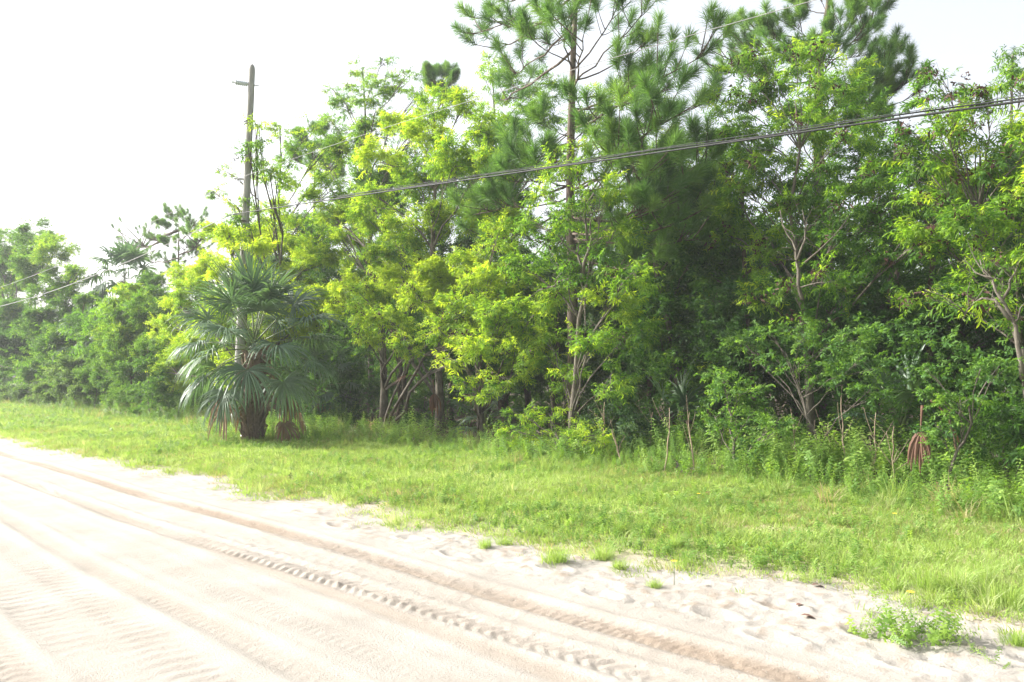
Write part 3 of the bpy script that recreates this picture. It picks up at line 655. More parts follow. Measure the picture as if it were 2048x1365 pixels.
# ---------------------------------------------------------------- palms
def tintattr(me, v):
    a = me.attributes.new('tint', 'FLOAT', 'POINT'); a.data.foreach_set('value', [v] * len(me.vertices))
def frond(parent, hub_from, d, Lp, Lf, droop, mat, tint, name='frond', nseg=34, roll=0.0, spread=2.15, off=Vector()):
    """a fan leaf: petiole from hub_from along d, then a fan of folded segments that hang with gravity"""
    d = d.normalized(); hub = hub_from + d * Lp - Vector((0, 0, droop * .18 * Lp))
    mb = MB()
    dd = (d - Vector((0, 0, droop * .5))).normalized()
    side = dd.cross(Vector((0, 0, 1)))
    side = side.normalized() if side.length > .05 else Vector((1, 0, 0))
    side = Matrix.Rotation(roll, 3, dd) @ side; nrm = side.cross(dd).normalized()
    for i in range(nseg):
        a = (i / (nseg - 1) * 2 - 1) * spread + random.uniform(-.06, .06)
        dirn = (dd * math.cos(a) + side * math.sin(a) + nrm * (.25 * abs(math.sin(a)) + random.uniform(-.13, .13))).normalized()
        L = Lf * (1 - .28 * (abs(a) / spread) ** 2) * random.uniform(.78 if mat is M_palm else .5, 1.1); w = .78 / nseg * Lf / .8 * (1 if mat is M_palm else .7)
        p = hub.copy(); vs = [p.copy()]; v = dirn.copy(); sd = v.cross(nrm).normalized(); K = 5
        for k in range(K):
            v = (v - Vector((0, 0, (.05 + .16 * k) * droop * random.uniform(.6, 1.4))) + rv(.03)).normalized(); p = p + v * L / K
            ww = w * (.9, 1.1, .9, .55, 0)[k]
            if k < K - 1: vs += [p + sd * ww, p + nrm * ww * .5, p - sd * ww]
            else: vs.append(p)
        fs = [(0, 1, 2), (0, 2, 3)]
        for k in range(K - 2):
            b = 1 + 3 * k; fs += [(b, b + 3, b + 4, b + 1), (b + 1, b + 4, b + 5, b + 2)]
        b = 1 + 3 * (K - 2); fs += [(b, b + 3, b + 1), (b + 1, b + 3, b + 2)]
        mb.add(vs, fs)
    o = mb.build(name, mat, parent, smooth=False, off=off); tintattr(o.data, tint)
    st = MB(); st.tube(bez(hub_from, hub_from + d * Lp * .6, hub, 4), [.022, .018, .014, .012, .01], 5)
    s = st.build('petiole', M_petiole if mat is M_palm else mat, o, off=off)
    if mat is not M_palm: tintattr(s.data, tint)
    return o
def fan_palm(label, base, trunk_h, crown_r, nf, dead=0, seed=1, trunk_r=.2, boots=True, cat='palm tree', droop=1.0, lowest=-.5, nseg=34, group=None):
    random.seed(seed); t = empty('fan_palm', base, label, cat, group); off = base
    if trunk_h > .3:
        mb = MB(); lean = Vector((random.uniform(-.1, .1), 0, 0))
        pts = [base + Vector((0, 0, trunk_h * i / 5)) + lean * i / 5 for i in range(6)]; pts[0].z -= .2
        mb.tube(pts, [trunk_r * (1.1 if i == 0 else 1) for i in range(6)], 12); mb.build('trunk', M_boot, t, off=off)
        if boots:
            bm = MB(); bm.add([(-.05, 0, 0), (.05, 0, 0), (.035, .09, .22), (-.035, .09, .22), (-.05, .04, 0), (.05, .04, 0), (.03, .13, .22), (-.03, .13, .22)],
                              [(0, 1, 2, 3), (7, 6, 5, 4), (0, 4, 5, 1), (3, 2, 6, 7), (1, 5, 6, 2), (0, 3, 7, 4)])
            b0 = bm.build('leaf_boot', M_boot, None, smooth=False, lnk=False)
            for k in range(int(trunk_h * 34)):
                o = bpy.data.objects.new('leaf_boot', b0.data); z = .05 + trunk_h * .95 * k / (trunk_h * 34); a = k * 2.399
                o.parent = t; c = along(pts, z / trunk_h) - base
                o.location = (c.x + math.sin(-a) * (trunk_r - .03), c.y + math.cos(a) * (trunk_r - .03), z)
                o.rotation_euler = (random.uniform(-.3, .25), random.uniform(-.3, .3), a); o.scale = (1, 1, random.uniform(.8, 1.4)); link(o)
    top = base + Vector((0, 0, trunk_h))
    for k in range(nf):
        f = (k + .5) / nf; el = R(85) * (1 - f) + lowest * f * 1.3; a = k * 2.399 + random.uniform(-.2, .2)
        d = Vector((math.cos(a) * math.cos(el), math.sin(a) * math.cos(el), math.sin(el)))
        Lp = crown_r * random.uniform(.46, .62) * (.85 + .25 * (1 - abs(f - .5)))
        frond(t, top + Vector((0, 0, .35 * (1 - f))), d, Lp, crown_r * random.uniform(.42, .52), droop * (.35 + 1.1 * f) * random.uniform(.8, 1.2), M_palm, random.random(), roll=random.uniform(-.5, .5), off=off, nseg=nseg)
    for k in range(dead):
        a = k * 2.399 + 1; el = random.uniform(-.9, -.45)
        d = Vector((math.cos(a) * math.cos(el), math.sin(a) * math.cos(el), math.sin(el)))
        o = frond(t, top - Vector((0, 0, .15)), d, crown_r * random.uniform(.4, .6), crown_r * .42, 2.2, M_palm_dead, random.random(), name='dead_frond', nseg=22, off=off); o['label'] = 'dry brown hanging frond'
    return t
b = ground(506, 880, .15)
fan_palm('large fan palm with drooping green fronds and brown skirt beside the utility pole', b, 2.05, 2.3, 29, 6, 5, .25, droop=.72, lowest=-.45, nseg=46)
b2 = foot(545, 12.2); b2.z = .15
fan_palm('darker fan palm close behind the large one, its fan standing higher', b2, 2.9, 1.9, 15, 2, 8, .2, lowest=-.1, nseg=44)
b3 = foot(245, 15.5)
fan_palm('hazy cabbage palm top far down the road left of the flat-topped pine', b3, 7.0, 2.4, 22, 2, 3, .2, False, nseg=18)
b4 = foot(185, 14)
fan_palm('blue-green fan palm in the far thicket below the hazy trees', b4, 3.2, 2.6, 20, 3, 4, .2, False, nseg=20)
b5 = foot(640, 13.0)
fan_palm('dark fan palm low in the shade right of the large palm', b5, 1.2, 1.7, 13, 2, 9, .15, lowest=-.2, nseg=26)
for i, (x, p, h, r, nf, dd, lb) in enumerate([(1350, 13, .1, 1.3, 7, 1, 'trunkless palmetto in the dark undergrowth below the second gap right of the pine'),
                                   (1800, 12.6, .5, 1.3, 6, 0, 'palmetto with stiff green fans rising out of the right-hand thicket'),
                                   (970, 13.4, .1, 1.3, 8, 1, 'low palmetto in the shade behind the two-trunked acacia')]):
    bb = foot(x, p); bb.z = .15; random.seed(40 + i)
    fan_palm(lb, bb, h, r, nf, dd, 40 + i, .12, False, 'palmetto', droop=.5, lowest=.2, nseg=24)
def loose_frond(x, y, p, dx, dz, L, lb, droop=2.2):
    c = at_p(x, y, p); e = empty('hanging_dead_frond', c, lb, 'dead palm leaf')
    o = frond(e, c, Vector((dx, -.2, dz)), .25, L, droop, M_palm_rust, .6, name='fan', nseg=13, spread=1.0, off=c)
loose_frond(866, 760, 11.9, .1, -.8, .55, 'rust-brown dead palm fan hanging in the dark gap beside the bare grey trunk')
loose_frond(836, 752, 12.1, -.7, .1, .45, 'smaller brown dead fan spreading left above the hanging one', .8)
loose_frond(1845, 812, 11.2, -.2, -.8, .55, 'pale brown dead palm leaf drooping under the right-hand palmetto')
loose_frond(1862, 800, 11.4, .6, -.5, .5, 'second brown dead leaf bent to the right under the palmetto', 2.0)
random.seed(99)

# ---------------------------------------------------------------- left background trees and shrubs
tree_px('hazy_tree', 'large hazy tree with airy crown at the far left end of the road', 'tree', 70, 13.5,
        [(20, 490, 45), (65, 470, 40), (110, 505, 42), (60, 530, 55), (10, 550, 50), (120, 560, 40), (155, 545, 26), (150, 590, 24), (90, 590, 40), (30, 610, 45), (-30, 500, 60), (-30, 600, 60), (100, 480, 26)], kind='acacia', tint=.42, dens=80, scale=1.1, trunk_r=.2)
for (x, y0, p, cl, ti, lb) in [
        (60, 700, 12.8, [(20, 650, 50), (80, 640, 48), (50, 700, 55), (110, 690, 48), (0, 720, 50), (90, 740, 45), (-40, 680, 60)], .12, 'dark thicket tree below the large hazy one at the far left'),
        (150, 700, 13.2, [(140, 620, 38), (170, 600, 26), (150, 670, 45), (120, 720, 40), (175, 720, 40), (180, 660, 30)], .2, 'shaded mid-green tree right of the dark far thicket'),
        (262, 700, 12.6, [(260, 595, 36), (235, 630, 38), (290, 625, 36), (260, 670, 46), (220, 680, 34), (300, 690, 38), (250, 720, 40)], .52, 'round pale green tree below the hazy cabbage palm'),
        (330, 640, 15.5, [(320, 600, 34), (300, 560, 24), (350, 620, 40), (310, 660, 40)], .1, 'dark tree between the round pale tree and the bright acacia')]:
    tree_px('far_tree', lb, 'tree', x, p, cl, tint=ti + .08, dens=150, scale=1.1, trunk_r=.13, bark=M_bark_d)
def shrub(name, lb, x, p, cl, kind='broad', tint=.6, dens=150, scale=1.0, group=None, **kw):
    return tree_px(name, lb, 'shrub', x, p, cl, jit=.25, kind=kind, tint=tint, dens=dens, scale=scale, trunk_r=.025, group=group, **kw)
shrub('shrub', 'light green shrub with a pointed top left of the large palm', 235, 11.4, [(228, 680, 16), (222, 715, 24), (240, 740, 30), (215, 760, 28), (250, 780, 30), (205, 730, 18), (225, 790, 26)], tint=.85, scale=1.1)
shrub('shrub', 'olive green shrub close against the fronds of the large palm', 300, 11.0, [(290, 730, 24), (280, 780, 32), (310, 770, 32), (300, 815, 30), (275, 830, 26), (320, 830, 26), (295, 695, 20), (330, 800, 26)], tint=.62, scale=1.1)
shrub('shrub', 'grey-green broad-leaved shrub in front of the far thicket', 150, 11.6, [(120, 750, 26), (155, 735, 28), (180, 760, 26), (140, 775, 26), (95, 780, 22), (170, 790, 22), (60, 785, 20)], kind='grey', tint=.8, scale=1.3, dens=170)
shrub('shrub', 'low grey-green shrub at the far left beside the grass', 40, 11.2, [(20, 795, 16), (50, 790, 16), (80, 795, 16), (105, 795, 16), (0, 790, 18)], kind='grey', tint=.7, scale=1.4, dens=190)
shrub('shrub', 'bright rounded bush between the pointed shrub and the far thicket', 190, 11.5, [(195, 720, 22), (175, 740, 22), (205, 755, 24), (160, 765, 20), (185, 780, 22)], tint=.8, scale=1.1)
shrub('shrub', 'yellow-green bush under the bright acacia, left behind the large palm', 345, 12.0, [(335, 690, 30), (360, 720, 30), (330, 740, 30), (350, 770, 30), (375, 680, 30), (325, 650, 26)], tint=.95, scale=.95, kind='acacia')
shrub('sapling', 'sapling with fresh green leaves nearest the grass, left of the middle of the shady wall', 1470, 11.0, [(1455, 760, 28), (1480, 790, 34), (1440, 745, 22), (1510, 820, 34), (1470, 850, 30), (1430, 835, 24), (1540, 870, 34), (1500, 900, 28), (1560, 835, 20)], tint=.68, dens=130)
shrub('sapling', 'leafy sapling in two storeys in front of the forked acacia trunk', 1660, 11.7, [(1655, 690, 34), (1610, 675, 28), (1700, 680, 36), (1735, 720, 34), (1590, 730, 30), (1640, 745, 34), (1690, 760, 36), (1500, 690, 26), (1540, 665, 26), (1550, 720, 28), (1480, 680, 20), (1740, 780, 30)], tint=.6, dens=125)
shrub('sapling', 'sapling with bright leaf sprays right of the brown dead palm leaves', 1890, 11.2, [(1900, 820, 32), (1870, 850, 26), (1920, 800, 24), (1850, 740, 20), (1930, 850, 26), (1870, 790, 22), (1890, 880, 28), (1960, 740, 22), (2000, 730, 22)], tint=.64, dens=120)
shrub('shrub', 'dark glossy shrub in the lower right corner of the woods', 2010, 11.8, [(2000, 830, 36), (2040, 860, 36), (1975, 870, 30), (2030, 810, 26), (2060, 900, 36), (1990, 905, 28)], tint=.3, dens=150, scale=1.15, kind='acacia')
shrub('shrub', 'bright-leaved shrub at the foot of the slender leaning acacia', 1120, 10.9, [(1040, 830, 24), (1025, 860, 20), (1070, 860, 26), (1100, 830, 26), (1130, 870, 30), (1095, 895, 28), (1160, 850, 26), (1060, 900, 24), (1150, 900, 26), (1190, 870, 24)], kind='acacia', tint=.66, dens=110, scale=.8)
shrub('shrub', 'dull dark shrub right of the slender acacia, behind bare stalks', 1230, 11.9, [(1220, 840, 36), (1260, 870, 36), (1200, 800, 30), (1280, 830, 30), (1240, 910, 30)], kind='grey', tint=.2, dens=150, scale=.8)
shrub('shrub', 'fresh green shrub in the weeds under the first dry stalks', 1360, 10.4, [(1350, 920, 24), (1390, 935, 24), (1320, 940, 20), (1370, 960, 22)], tint=.85, dens=190, scale=.8)
shrub('shrub', 'leafy shrub in the shade right of the large palm', 700, 14.0, [(690, 790, 36), (720, 830, 34), (665, 830, 30), (735, 780, 26), (650, 780, 30), (700, 740, 26)], tint=.35, dens=150)
shrub('shrub', 'dark shrub filling the gap between the grey trunk and the two-trunked acacia', 850, 14.6, [(830, 830, 34), (870, 840, 34), (900, 800, 28), (850, 790, 28), (810, 860, 26)], tint=.25, dens=150)

# dark interior: leaves that nobody could count
def thicket(name, kind, n, s0, s1, p0, p1, z1, ti, sc):
    s = s0 + (s1 - s0) * rng.random(n) ** 1.3; p = rng.uniform(p0, p1, n); z = rng.random(n) ** .9 * z1
    k = (fbm(s * .7 + z * .5, p * .7 + z * .9, 3, 201 + int(p0)) > -.04) & in_view(s, p, .1) & ~((s > 10.5) & (s < 21) & (p < 14.8)); s, p, z = s[k], p[k], z[k]; n = len(s)
    P = np.stack([DV.x * s + NV.x * p, DV.y * s + NV.y * p, z + .15], -1)
    scatter(name, kind, P, np.stack([rng.normal(0, .5, n), rng.normal(0, .5, n), rng.uniform(0, 6.283, n)], -1), rng.uniform(.8, 1.5, n) * sc, ti + .3 * fbm(s * .6, p + z, 2, 7) + rng.normal(0, .12, n))
thicket('undergrowth', 'broad', 24000, 1, 45, 12.8, 17, 3.2, .22, 1.0)
thicket('far_thicket', 'acacia', 16000, 38, 120, 11.5, 18, 5.0, .4, 1.3)
thicket('thicket', 'broad', 6500, 1.5, 30, 12.0, 13.0, 2.3, .5, .9)
thicket('far_woods_foliage', 'acacia', 22000, 0, 80, 19, 27, 6.5, .25, 1.7)

# thin trunks inside the woods
for i, (x, p, y, r) in enumerate([(797, 13.8, 640, .07), (1510, 14.5, 380, .07), (1680, 15, 420, .06), (1845, 14, 400, .07), (1790, 15.5, 380, .07), (1290, 15, 520, .06), (1420, 16, 480, .06), (640, 15, 620, .06), (1960, 14.5, 560, .06), (1100, 14.5, 620, .06)]):
    b = foot(x, p); tp = at_p(x + random.uniform(-30, 30), y, p)
    t = empty('thin_tree', b, 'thin grey trunk standing in the shade of the woods', 'tree', 'thin trunks in the shade')
    mb = MB(); pts = jitter(bez(b, b.lerp(tp, .5), tp, 7), .05); mb.tube(pts, [r * (1 - .08 * k) for k in range(8)], 7); mb.build('trunk', M_bark_d, t, off=b)
    for k in range(4):
        a = along(pts, random.uniform(.4, .95)); e = a + Vector((random.uniform(-1, 1), random.uniform(-.4, .4), random.uniform(.2, .9)))
        mb = MB(); mb.tube(jitter(bez(a, a.lerp(e, .5) + rv(.15), e, 4), .05), [r * .4, r * .35, r * .25, r * .18, r * .1], 4); mb.build('branch', M_bark_d, t, off=b)
# bare grey crooked branches
def bare_tree(lb, x, p, base_y, arms, r=.05, mat=None):
    b = foot(x, p) if base_y is None else at_p(x, base_y, p); t = empty('bare_branch', b, lb, 'branch')
    for arm in arms:
        pts = vpts(arm, p); mb = MB(); n = len(pts); fine = []
        for k in range(n - 1): fine += [pts[k], pts[k].lerp(pts[k + 1], .5) + rv(.05)]
        fine.append(pts[-1]); m_ = len(fine); mb.tube(fine, [r * (1 - .8 * k / (m_ - 1)) for k in range(m_)], 6)
        for k in range(6):
            a = along(fine, random.uniform(.25, .95)); e = a + Vector((random.uniform(-.5, .5), random.uniform(-.3, .3), random.uniform(-.25, .5)))
            mb.tube(jitter(bez(a, a.lerp(e, .5) + rv(.1), e, 4), .03), [r * .3, r * .25, r * .2, r * .13, r * .06], 4)
        mb.build('limb', mat or M_bark_g, t, off=b); r *= .75
bare_tree('bare grey crooked limbs hanging down at the right side of the woods', 2048, 11.4, 780,
          [[(2046, 760), (2035, 690), (2010, 610), (1985, 560), (1960, 520)], [(2020, 640), (1990, 600), (1950, 605), (1925, 640)], [(2005, 600), (2020, 560), (2040, 520)], [(1985, 560), (1950, 545), (1925, 520)]], .035)
bare_tree('bare pale branch forking upward beside the pine trunk', 1170, 11.3, 560, [[(1165, 560), (1178, 500), (1180, 460), (1195, 410)], [(1163, 560), (1155, 510), (1150, 470)], [(1160, 560), (1170, 620), (1163, 700)]], .035)
bare_tree('crooked bare branch crossing the leaves left of the pine trunk', 1120, 11.3, 560, [[(1150, 560), (1115, 565), (1100, 575), (1060, 595)], [(1110, 565), (1125, 545), (1135, 540)]], .025)
bare_tree('pale bare limbs forking in front of the green acacia', 1600, 12.2, 560, [[(1605, 600), (1597, 540), (1592, 500), (1575, 470), (1560, 420)], [(1595, 520), (1610, 480), (1605, 420)], [(1610, 525), (1660, 480), (1700, 430)], [(1602, 575), (1640, 565), (1665, 560)]], .032)
bare_tree('slanting pale stem low in the leaves right of the slender acacia', 1200, 11.4, 700, [[(1190, 700), (1215, 680), (1235, 665)], [(1150, 820), (1160, 790), (1155, 740)]], .025)
# dry stalks standing in the weeds
random.seed(5)
STALK = ['short dry stalk nearest the slender acacia', 'tall dry stalk in the fresh shrub right of the slender acacia', 'dry stalk between the tall one and the first sapling', 'stubby dry stalk at the foot of the first sapling',
         'dry stalk left of the forked acacia trunk', 'wide-branched dry stalk under the two-storeyed sapling', 'dry stalk just left of the tallest stalk', 'tallest dry stalk, in the middle of the right-hand weeds',
         'leaning dry stalk just right of the tallest one', 'straight dry stalk below the right-hand palmetto', 'straight thin dry stalk under the hanging brown palm leaves', 'low dry stalk right of the brown palm leaves',
         'dry twiggy stalk between the slender acacia and the fresh shrub', 'small dry stalk right beside the first sapling', 'small dry stalk right of the wide-branched one', 'dry stalk close behind the short one near the slender acacia', 'lowest dry stalk, the one farthest right in the weeds']
for si, (x, y, h, w) in enumerate([(1205, 920, 120, 20), (1330, 950, 140, 16), (1390, 950, 130, 18), (1440, 930, 90, 20), (1590, 930, 95, 12), (1600, 960, 130, 25), (1660, 950, 110, 25), (1690, 960, 170, 15), (1740, 970, 150, 20), (1790, 980, 135, 10), (1845, 945, 130, 8), (1930, 940, 70, 18), (1300, 920, 100, 22), (1485, 925, 80, 12), (1630, 945, 90, 16), (1245, 935, 80, 20), (1985, 935, 60, 10)]):
    b = ground(x, y, .15); b.z = .1; k = b.y / F
    t = empty('dry_stalk', b, STALK[si], 'dead stem', 'dry stalks in the weeds')
    top = b + Vector((random.uniform(-w, w) * k, random.uniform(-.1, .1), h * k)); mb = MB()
    pts = jitter(bez(b, b.lerp(top, .5) + rv(.05), top, 6), .02); mb.tube(pts, [.014, .013, .012, .010, .009, .007, .004], 5)
    mb.build('stem', M_stalk, t, off=b)
    for j in range(random.randint(3, 6)):
        a = along(pts, random.uniform(.3, .85)); e = a + Vector((random.uniform(-.3, .3), random.uniform(-.1, .1), random.uniform(.2, .5)))
        mb = MB(); mb.tube(bez(a, a.lerp(e, .5) + rv(.04), e, 4), [.006, .005, .004, .003, .002], 4); mb.build('twig', M_stalk, t, off=b)

# ================================================================ POLE AND WIRES
b = ground(472, 868, .12); b.z = 0
_r = ray(504, 140); topp = Vector((0, 0, CAMH)) + _r * (b.y / _r.y)
m, nt, bs, out = newmat('weathered_pole'); pos = geo_pos(nt); mp = nt.nodes.new('ShaderNodeMapping'); mp.inputs['Scale'].default_value = (12, 12, .6); nt.links.new(pos, mp.inputs[0])
n1 = noise(nt, 3, 6, mp.outputs[0]); nt.links.new(ramp(nt, n1, [(.3, (.17, .165, .15)), (.7, (.34, .335, .31))]), bs.inputs['Base Color']); bs.inputs['Roughness'].default_value = .9; bump(nt, bs, n1, .6, .01)
M_pole = m; M_ins = plain('insulator_porcelain', (.50, .54, .56), .35); M_steel = plain('galvanised_steel', (.45, .46, .47), .4, .8)
up = empty('utility_pole', b, 'weathered wooden utility pole with a grey insulator at its top, among the leaves', 'utility pole')
mb = MB(); N_ = 10; pts = [b.lerp(topp, i / N_) for i in range(N_ + 1)]; mb.tube(pts + [topp + Vector((0, 0, .1)), topp + Vector((0, 0, .16))], [.125 - .04 * i / N_ for i in range(N_ + 1)] + [.07, .02], 16); mb.build('shaft', M_pole, up, off=b)
mb = MB(); q = topp - Vector((0, 0, .42)); dx = Vector((-.95, -.1, .12)).normalized()
pts, rr = [q, q + dx * .12], [.03, .03]
for k in range(6): pts += [q + dx * (.12 + .055 * k), q + dx * (.135 + .055 * k), q + dx * (.16 + .055 * k)]; rr += [.045, .085, .05]
pts += [q + dx * .46, q + dx * .53]; rr += [.03, .045]
mb.tube(pts, rr, 14); mb.build('insulator', M_ins, up, off=b)
mb = MB(); mb.tube([q - dx * .2, q + dx * .02], .018, 8); mb.build('bolt', M_steel, up, off=b)
zw = at_p(492, 354, to_sp(b)[1]).z; mb = MB(); c = b.lerp(topp, zw / topp.z); mb.tube([c + Vector((-.32, -.12, 0)), c + Vector((-.1, 0, 0))], .03, 8); mb.build('bracket', M_steel, up, off=b)
zw = at_p(492, 426, to_sp(b)[1]).z; mb = MB(); c = b.lerp(topp, zw / topp.z); mb.tube([c + Vector((-.3, -.14, 0)), c + Vector((-.1, 0, 0))], .025, 8); mb.build('bracket', M_steel, up, off=b)
PW = to_sp(b)[1] - .22
M_guard = plain('white_plastic_guard', (.7, .7, .66), .5, var=.05); M_wire = plain('aluminium_wire', (.26, .25, .25), .7, 0); M_cable = plain('black_cable_jacket', (.009, .01, .01), .7); M_mess = plain('messenger_steel', (.045, .05, .05), .8, 0)
def fit(lst):
    q = [at_p(x, y, PW) for x, y in lst]; return sorted([(to_sp(v)[0], v.z) for v in q])
def wire_pts(lst, ext=None):
    a = fit(lst) + (ext or []); a.sort(); s = np.array([x[0] for x in a]); z = np.array([x[1] for x in a])
    c = np.polyfit(s, z, 2); return c
sb = to_sp(b)[0]
def wire(c, s0, s1, dz=0, dp=0, n=50, r=.01, ripple=0):
    mb = MB(); pts = []
    for i in range(n + 1):
        s = s0 + (s1 - s0) * i / n; z = np.polyval(c, s) + dz
        pts.append(sp(s, PW + dp + ripple * math.sin(s * 2.3), z + ripple * math.cos(s * 1.7)))
    mb.tube(pts, r, 6); return mb
cu = wire_pts([(490, 353), (900, 210), (1145, 146), (1300, 98), (1580, 10)]); zu = np.polyval(cu, sb)
cl_ = wire_pts([(490, 425), (660, 400), (860, 372), (1200, 320), (1600, 265), (2048, 203)]); zl = np.polyval(cl_, sb)
def leftfit(pt, z0, sag):
    v = at_p(*pt, PW); s1 = to_sp(v)[0]; s2 = sb + 42
    # parabola through the pole and the photo point, rising again to the next pole
    A = np.array([[sb ** 2, sb, 1], [s1 ** 2, s1, 1], [s2 ** 2, s2, 1]]); return np.linalg.solve(A, np.array([z0, v.z, z0 - sag]))
cu2 = leftfit((60, 554), zu, .3); cl2 = leftfit((100, 584), zl, .3)
o = wire(cu, -14, sb, r=.005).build('overhead_wire', M_wire); tag(o, 'upper overhead wire running from the pole in front of the tall pine', 'wire')
o = wire(cu2, sb, sb + 42, r=.009).build('overhead_wire', M_wire); tag(o, 'thin upper wire running left from the pole over the far trees', 'wire')
cb = empty('cable_bundle', sp(sb, PW, zl), 'thick black lashed cable bundle sagging in front of the woods right of the pole', 'cable')
O_ = sp(sb, PW, zl)
wire(cl_, -14, sb, r=.013).build('cable', M_cable, cb, off=O_)
wire(cl_, -14, 16, dz=.035, dp=.01, r=.009, ripple=.012).build('cable', M_cable, cb, off=O_)
wire(cl_, -14, sb, dz=.06, r=.004, n=60).build('messenger_wire', M_mess, cb, off=O_)
mb = MB(); pts = []
for i in range(1300):
    s = -4 + i * (sb + 4) / 1300; a = s / .38 * 2 * math.pi
    pts.append(sp(s, PW + .04 * math.cos(a), np.polyval(cl_, s) + .03 + .042 * math.sin(a)))
mb.tube(pts, .002, 3, False); mb.build('lashing_wire', M_mess, cb, off=O_)
o = wire(cl2, sb, sb + 42, r=.013).build('cable', M_wire); tag(o, 'pale lower cable running left from the pole down across the hazy trees', 'cable')
mb = MB(); c = Vector((-.09, -.09, 0)); mb.tube([b + c, b + c + (topp - b).normalized() * 1.3], .04, 8); mb.build('cable_guard', M_guard, up, off=b)
# the next poles hold the far ends, outside the frame
for s_, lb in ((sb + 42, 'utility pole further down the road, past the left edge'), (-14, 'utility pole nearer the camera, past the right edge')):
    q = sp(s_, PW + .22, 0); t = empty('utility_pole', q, lb, 'utility pole'); mb = MB(); mb.tube([q + Vector((0, 0, z)) for z in (-.2, 5, 10.6)], [.16, .14, .11], 12); mb.build('shaft', M_pole, t, off=q)
# small things by the palm
M_white = plain('white_plastic', (.72, .72, .68), .5, var=.05)
b = ground(487, 880, .12); mb = MB(); mb.tube([b + Vector((-.08, .05, .1)), b + Vector((.12, -.05, .03))], .022, 6); tag(mb.build('white_stick', M_white), 'short white stick lying in the grass before the palm trunk', 'stick')

# ================================================================ SMALL PLANTS AND LITTER ON THE SAND
def grass_clump(x, y, sc, lb, tint=.75):
    g = ground(x, y, .06); s_, p_ = to_sp(g); g.z = float(zat(np.array([s_]), np.array([p_]))[0]) - .01
    t = empty('grass_clump', g, lb, 'grass clump'); n = 7; a = rng.uniform(0, 6.28, n); r = rng.uniform(0, .09, n) * sc
    P = np.stack([np.cos(a) * r, np.sin(a) * r, r * 0], -1)
    scatter('blades', 'tall', P, rnd_rot(n, .15), rng.uniform(.55, .85, n) * sc, tint + rng.normal(0, .1, n), t)
for x, y, sc, lb in [(1105, 1115, 1.0, 'bright grass clump standing out on the sand at the front of the verge'), (1205, 1112, .8, 'grass clump on the sand edge, just right of the brightest clump'), (1240, 1128, .6, 'small grass clump on the sand between two larger ones'),
                     (970, 1085, .6, 'low grass clump at the sand edge left of the bright one'), (1010, 1080, .6, 'thin grass clump at the edge behind the bright one'), (1900, 1185, 1.1, 'long-bladed grass clump above the leafy weed on the sand'),
                     (2020, 1215, 1.2, 'tall pale grass clump at the far right edge of the verge'), (1960, 1175, 1.1, 'pale grass clump left of the tall one at the right edge'), (1350, 1100, .8, 'pale wispy grass clump in the verge right of the bright clumps'), (2035, 1275, .7, 'grass clump nearest the camera in the right corner'),
                     (1310, 1160, .45, 'tiny grass clump on the sand below the pale wispy grass')]:
    grass_clump(x, y, sc, lb)
def sand_weed(x, y, n, rad, sc, lb, kind='weed', tint=.8):
    g = ground(x, y, .06); s_, p_ = to_sp(g); g.z = float(zat(np.array([s_]), np.array([p_]))[0])
    t = empty('weed_plant', g, lb, 'weed'); a = rng.uniform(0, 6.28, n); r = rad * np.sqrt(rng.random(n))
    P = np.stack([np.cos(a) * r, np.sin(a) * r * .7, r * 0], -1); rot = np.stack([rng.normal(0, .5, n), rng.normal(0, .5, n), rng.uniform(0, 6.28, n)], -1)
    scatter('leaves', kind, P, rot, rng.uniform(.6, 1.1, n) * sc, tint + rng.normal(0, .15, n), t)
sand_weed(1830, 1262, 60, .24, .62, 'sprawling leafy weed growing alone on the sand near the right corner')
sand_weed(1722, 1248, 10, .05, .45, 'small upright weed left of the sprawling one', tint=1)
sand_weed(1940, 1285, 5, .08, .3, 'little weed on the sand right of the sprawling one')
sand_weed(840, 1052, 9, .22, .35, 'low patchy weed on bare sand in front of the verge', tint=.5)
sand_weed(2010, 1310, 6, .12, .3, 'small flat weed in the bottom right corner of the sand')
sand_weed(555, 988, 9, .3, .35, 'dark low weed on the sand at the ragged verge edge below the palm', tint=.6)
sand_weed(1640, 1165, 7, .1, .4, 'yellowish weed beside the curled brown leaves', tint=.9)
M_dead = plain('dead_leaf_brown', (.13, .06, .04), 1.0)
for x, y, ang, L, lb in [(1622, 1172, .2, .13, 'curled brown fallen leaf at the edge of the grass'), (1600, 1222, -.1, .13, 'reddish-brown fallen leaf lying lowest on the open sand'), (1592, 1202, .3, .08, 'smallest fallen leaf, between two longer ones on the sand')]:
    g = ground(x, y, .06); s_, p_ = to_sp(g); g.z = float(zat(np.array([s_]), np.array([p_]))[0]) + .02; mb = MB()
    leaf_strip(mb, g, Vector((math.cos(ang), math.sin(ang), .1)), Vector((0, 0, 1)), L, .05, .5, .5, .5)
    tag(mb.build('fallen_leaf', M_dead), lb, 'leaf')
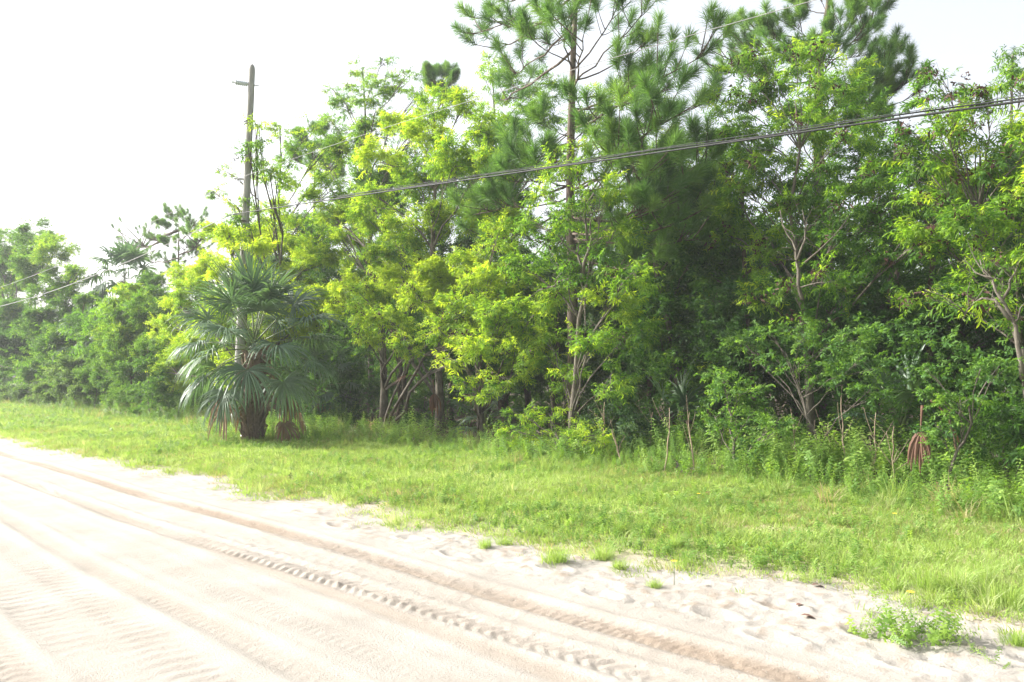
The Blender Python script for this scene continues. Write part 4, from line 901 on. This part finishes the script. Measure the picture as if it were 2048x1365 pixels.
# yellow flowers
M_fl = plain('yellow_petal', (.8, .5, .03), .6, var=.1)
for x, y, lb in [(1348, 1123, 'orange-yellow flower at the sand edge right of the bright clumps'), (1821, 1185, 'yellow flower in the grass above the sprawling weed'), (1789, 1028, 'yellow flower in the weeds at the right'), (1982, 1010, 'yellow flower farthest right in the weeds'), (1397, 988, 'yellow flower at the foot of the weeds right of the slender acacia')]:
    g = ground(x, y, .2); t = empty('flower', g, lb, 'flower')
    mb = MB(); mb.tube([g - Vector((0, 0, .18)), g], .003, 4); mb.build('stem', M_petiole, t, off=g)
    mb = MB()
    for k in range(6):
        a = k * 1.047; d = Vector((math.cos(a), math.sin(a), .35)); leaf_strip(mb, g, d, Vector((0, 0, 1)), .03, .02, .2, 0, ns=2)
    mb.build('petals', M_fl, t, off=g)
# clods and crumbs of sand
s = rng.uniform(1, 14, 5200); p = np.where(rng.random(5200) < .5, rng.normal(4.1, .22, 5200), rng.uniform(3.3, 5.5, 5200)); k = rng.random(len(s)) < .7; s, p = s[k], p[k]
z, _ = sand_h(s, p); mb = MB(); X = DV.x * s + NV.x * p; Y = DV.y * s + NV.y * p
for x, y, zz in zip(X, Y, z):
    r = .003 + .007 * random.random() ** 3; c = Vector((x, y, zz + r * .05))
    vs = [c + Vector(v) * r * random.uniform(.7, 1.3) for v in ((1, 0, -.2), (-1, 0, -.2), (0, 1, -.2), (0, -1, -.2), (0, 0, .45))]
    mb.add(vs, [(0, 2, 4), (2, 1, 4), (1, 3, 4), (3, 0, 4)])
o = mb.build('sand_crumbs', M_sand, smooth=False); o['kind'] = 'stuff'

# ================================================================ HAZE
mb = MB(); x0, x1, y0, y1, z0, z1 = -130, 70, -30, 130, -1.5, 14.5
mb.add([(x, y, z) for x in (x0, x1) for y in (y0, y1) for z in (z0, z1)], [(0, 1, 3, 2), (4, 6, 7, 5), (0, 4, 5, 1), (2, 3, 7, 6), (0, 2, 6, 4), (1, 5, 7, 3)])
m = bpy.data.materials.new('haze'); m.use_nodes = True; nt = m.node_tree
for nd in list(nt.nodes):
    if nd.type == 'BSDF_PRINCIPLED': nt.nodes.remove(nd)
v = nt.nodes.new('ShaderNodeVolumePrincipled'); v.inputs['Color'].default_value = (.93, .96, 1, 1); v.inputs['Density'].default_value = .0009; v.inputs['Anisotropy'].default_value = .15
nt.links.new(v.outputs[0], nt.nodes['Material Output'].inputs['Volume'])
HAZE = True
if HAZE:
    o = mb.build('haze', m, smooth=False); o['kind'] = 'stuff'
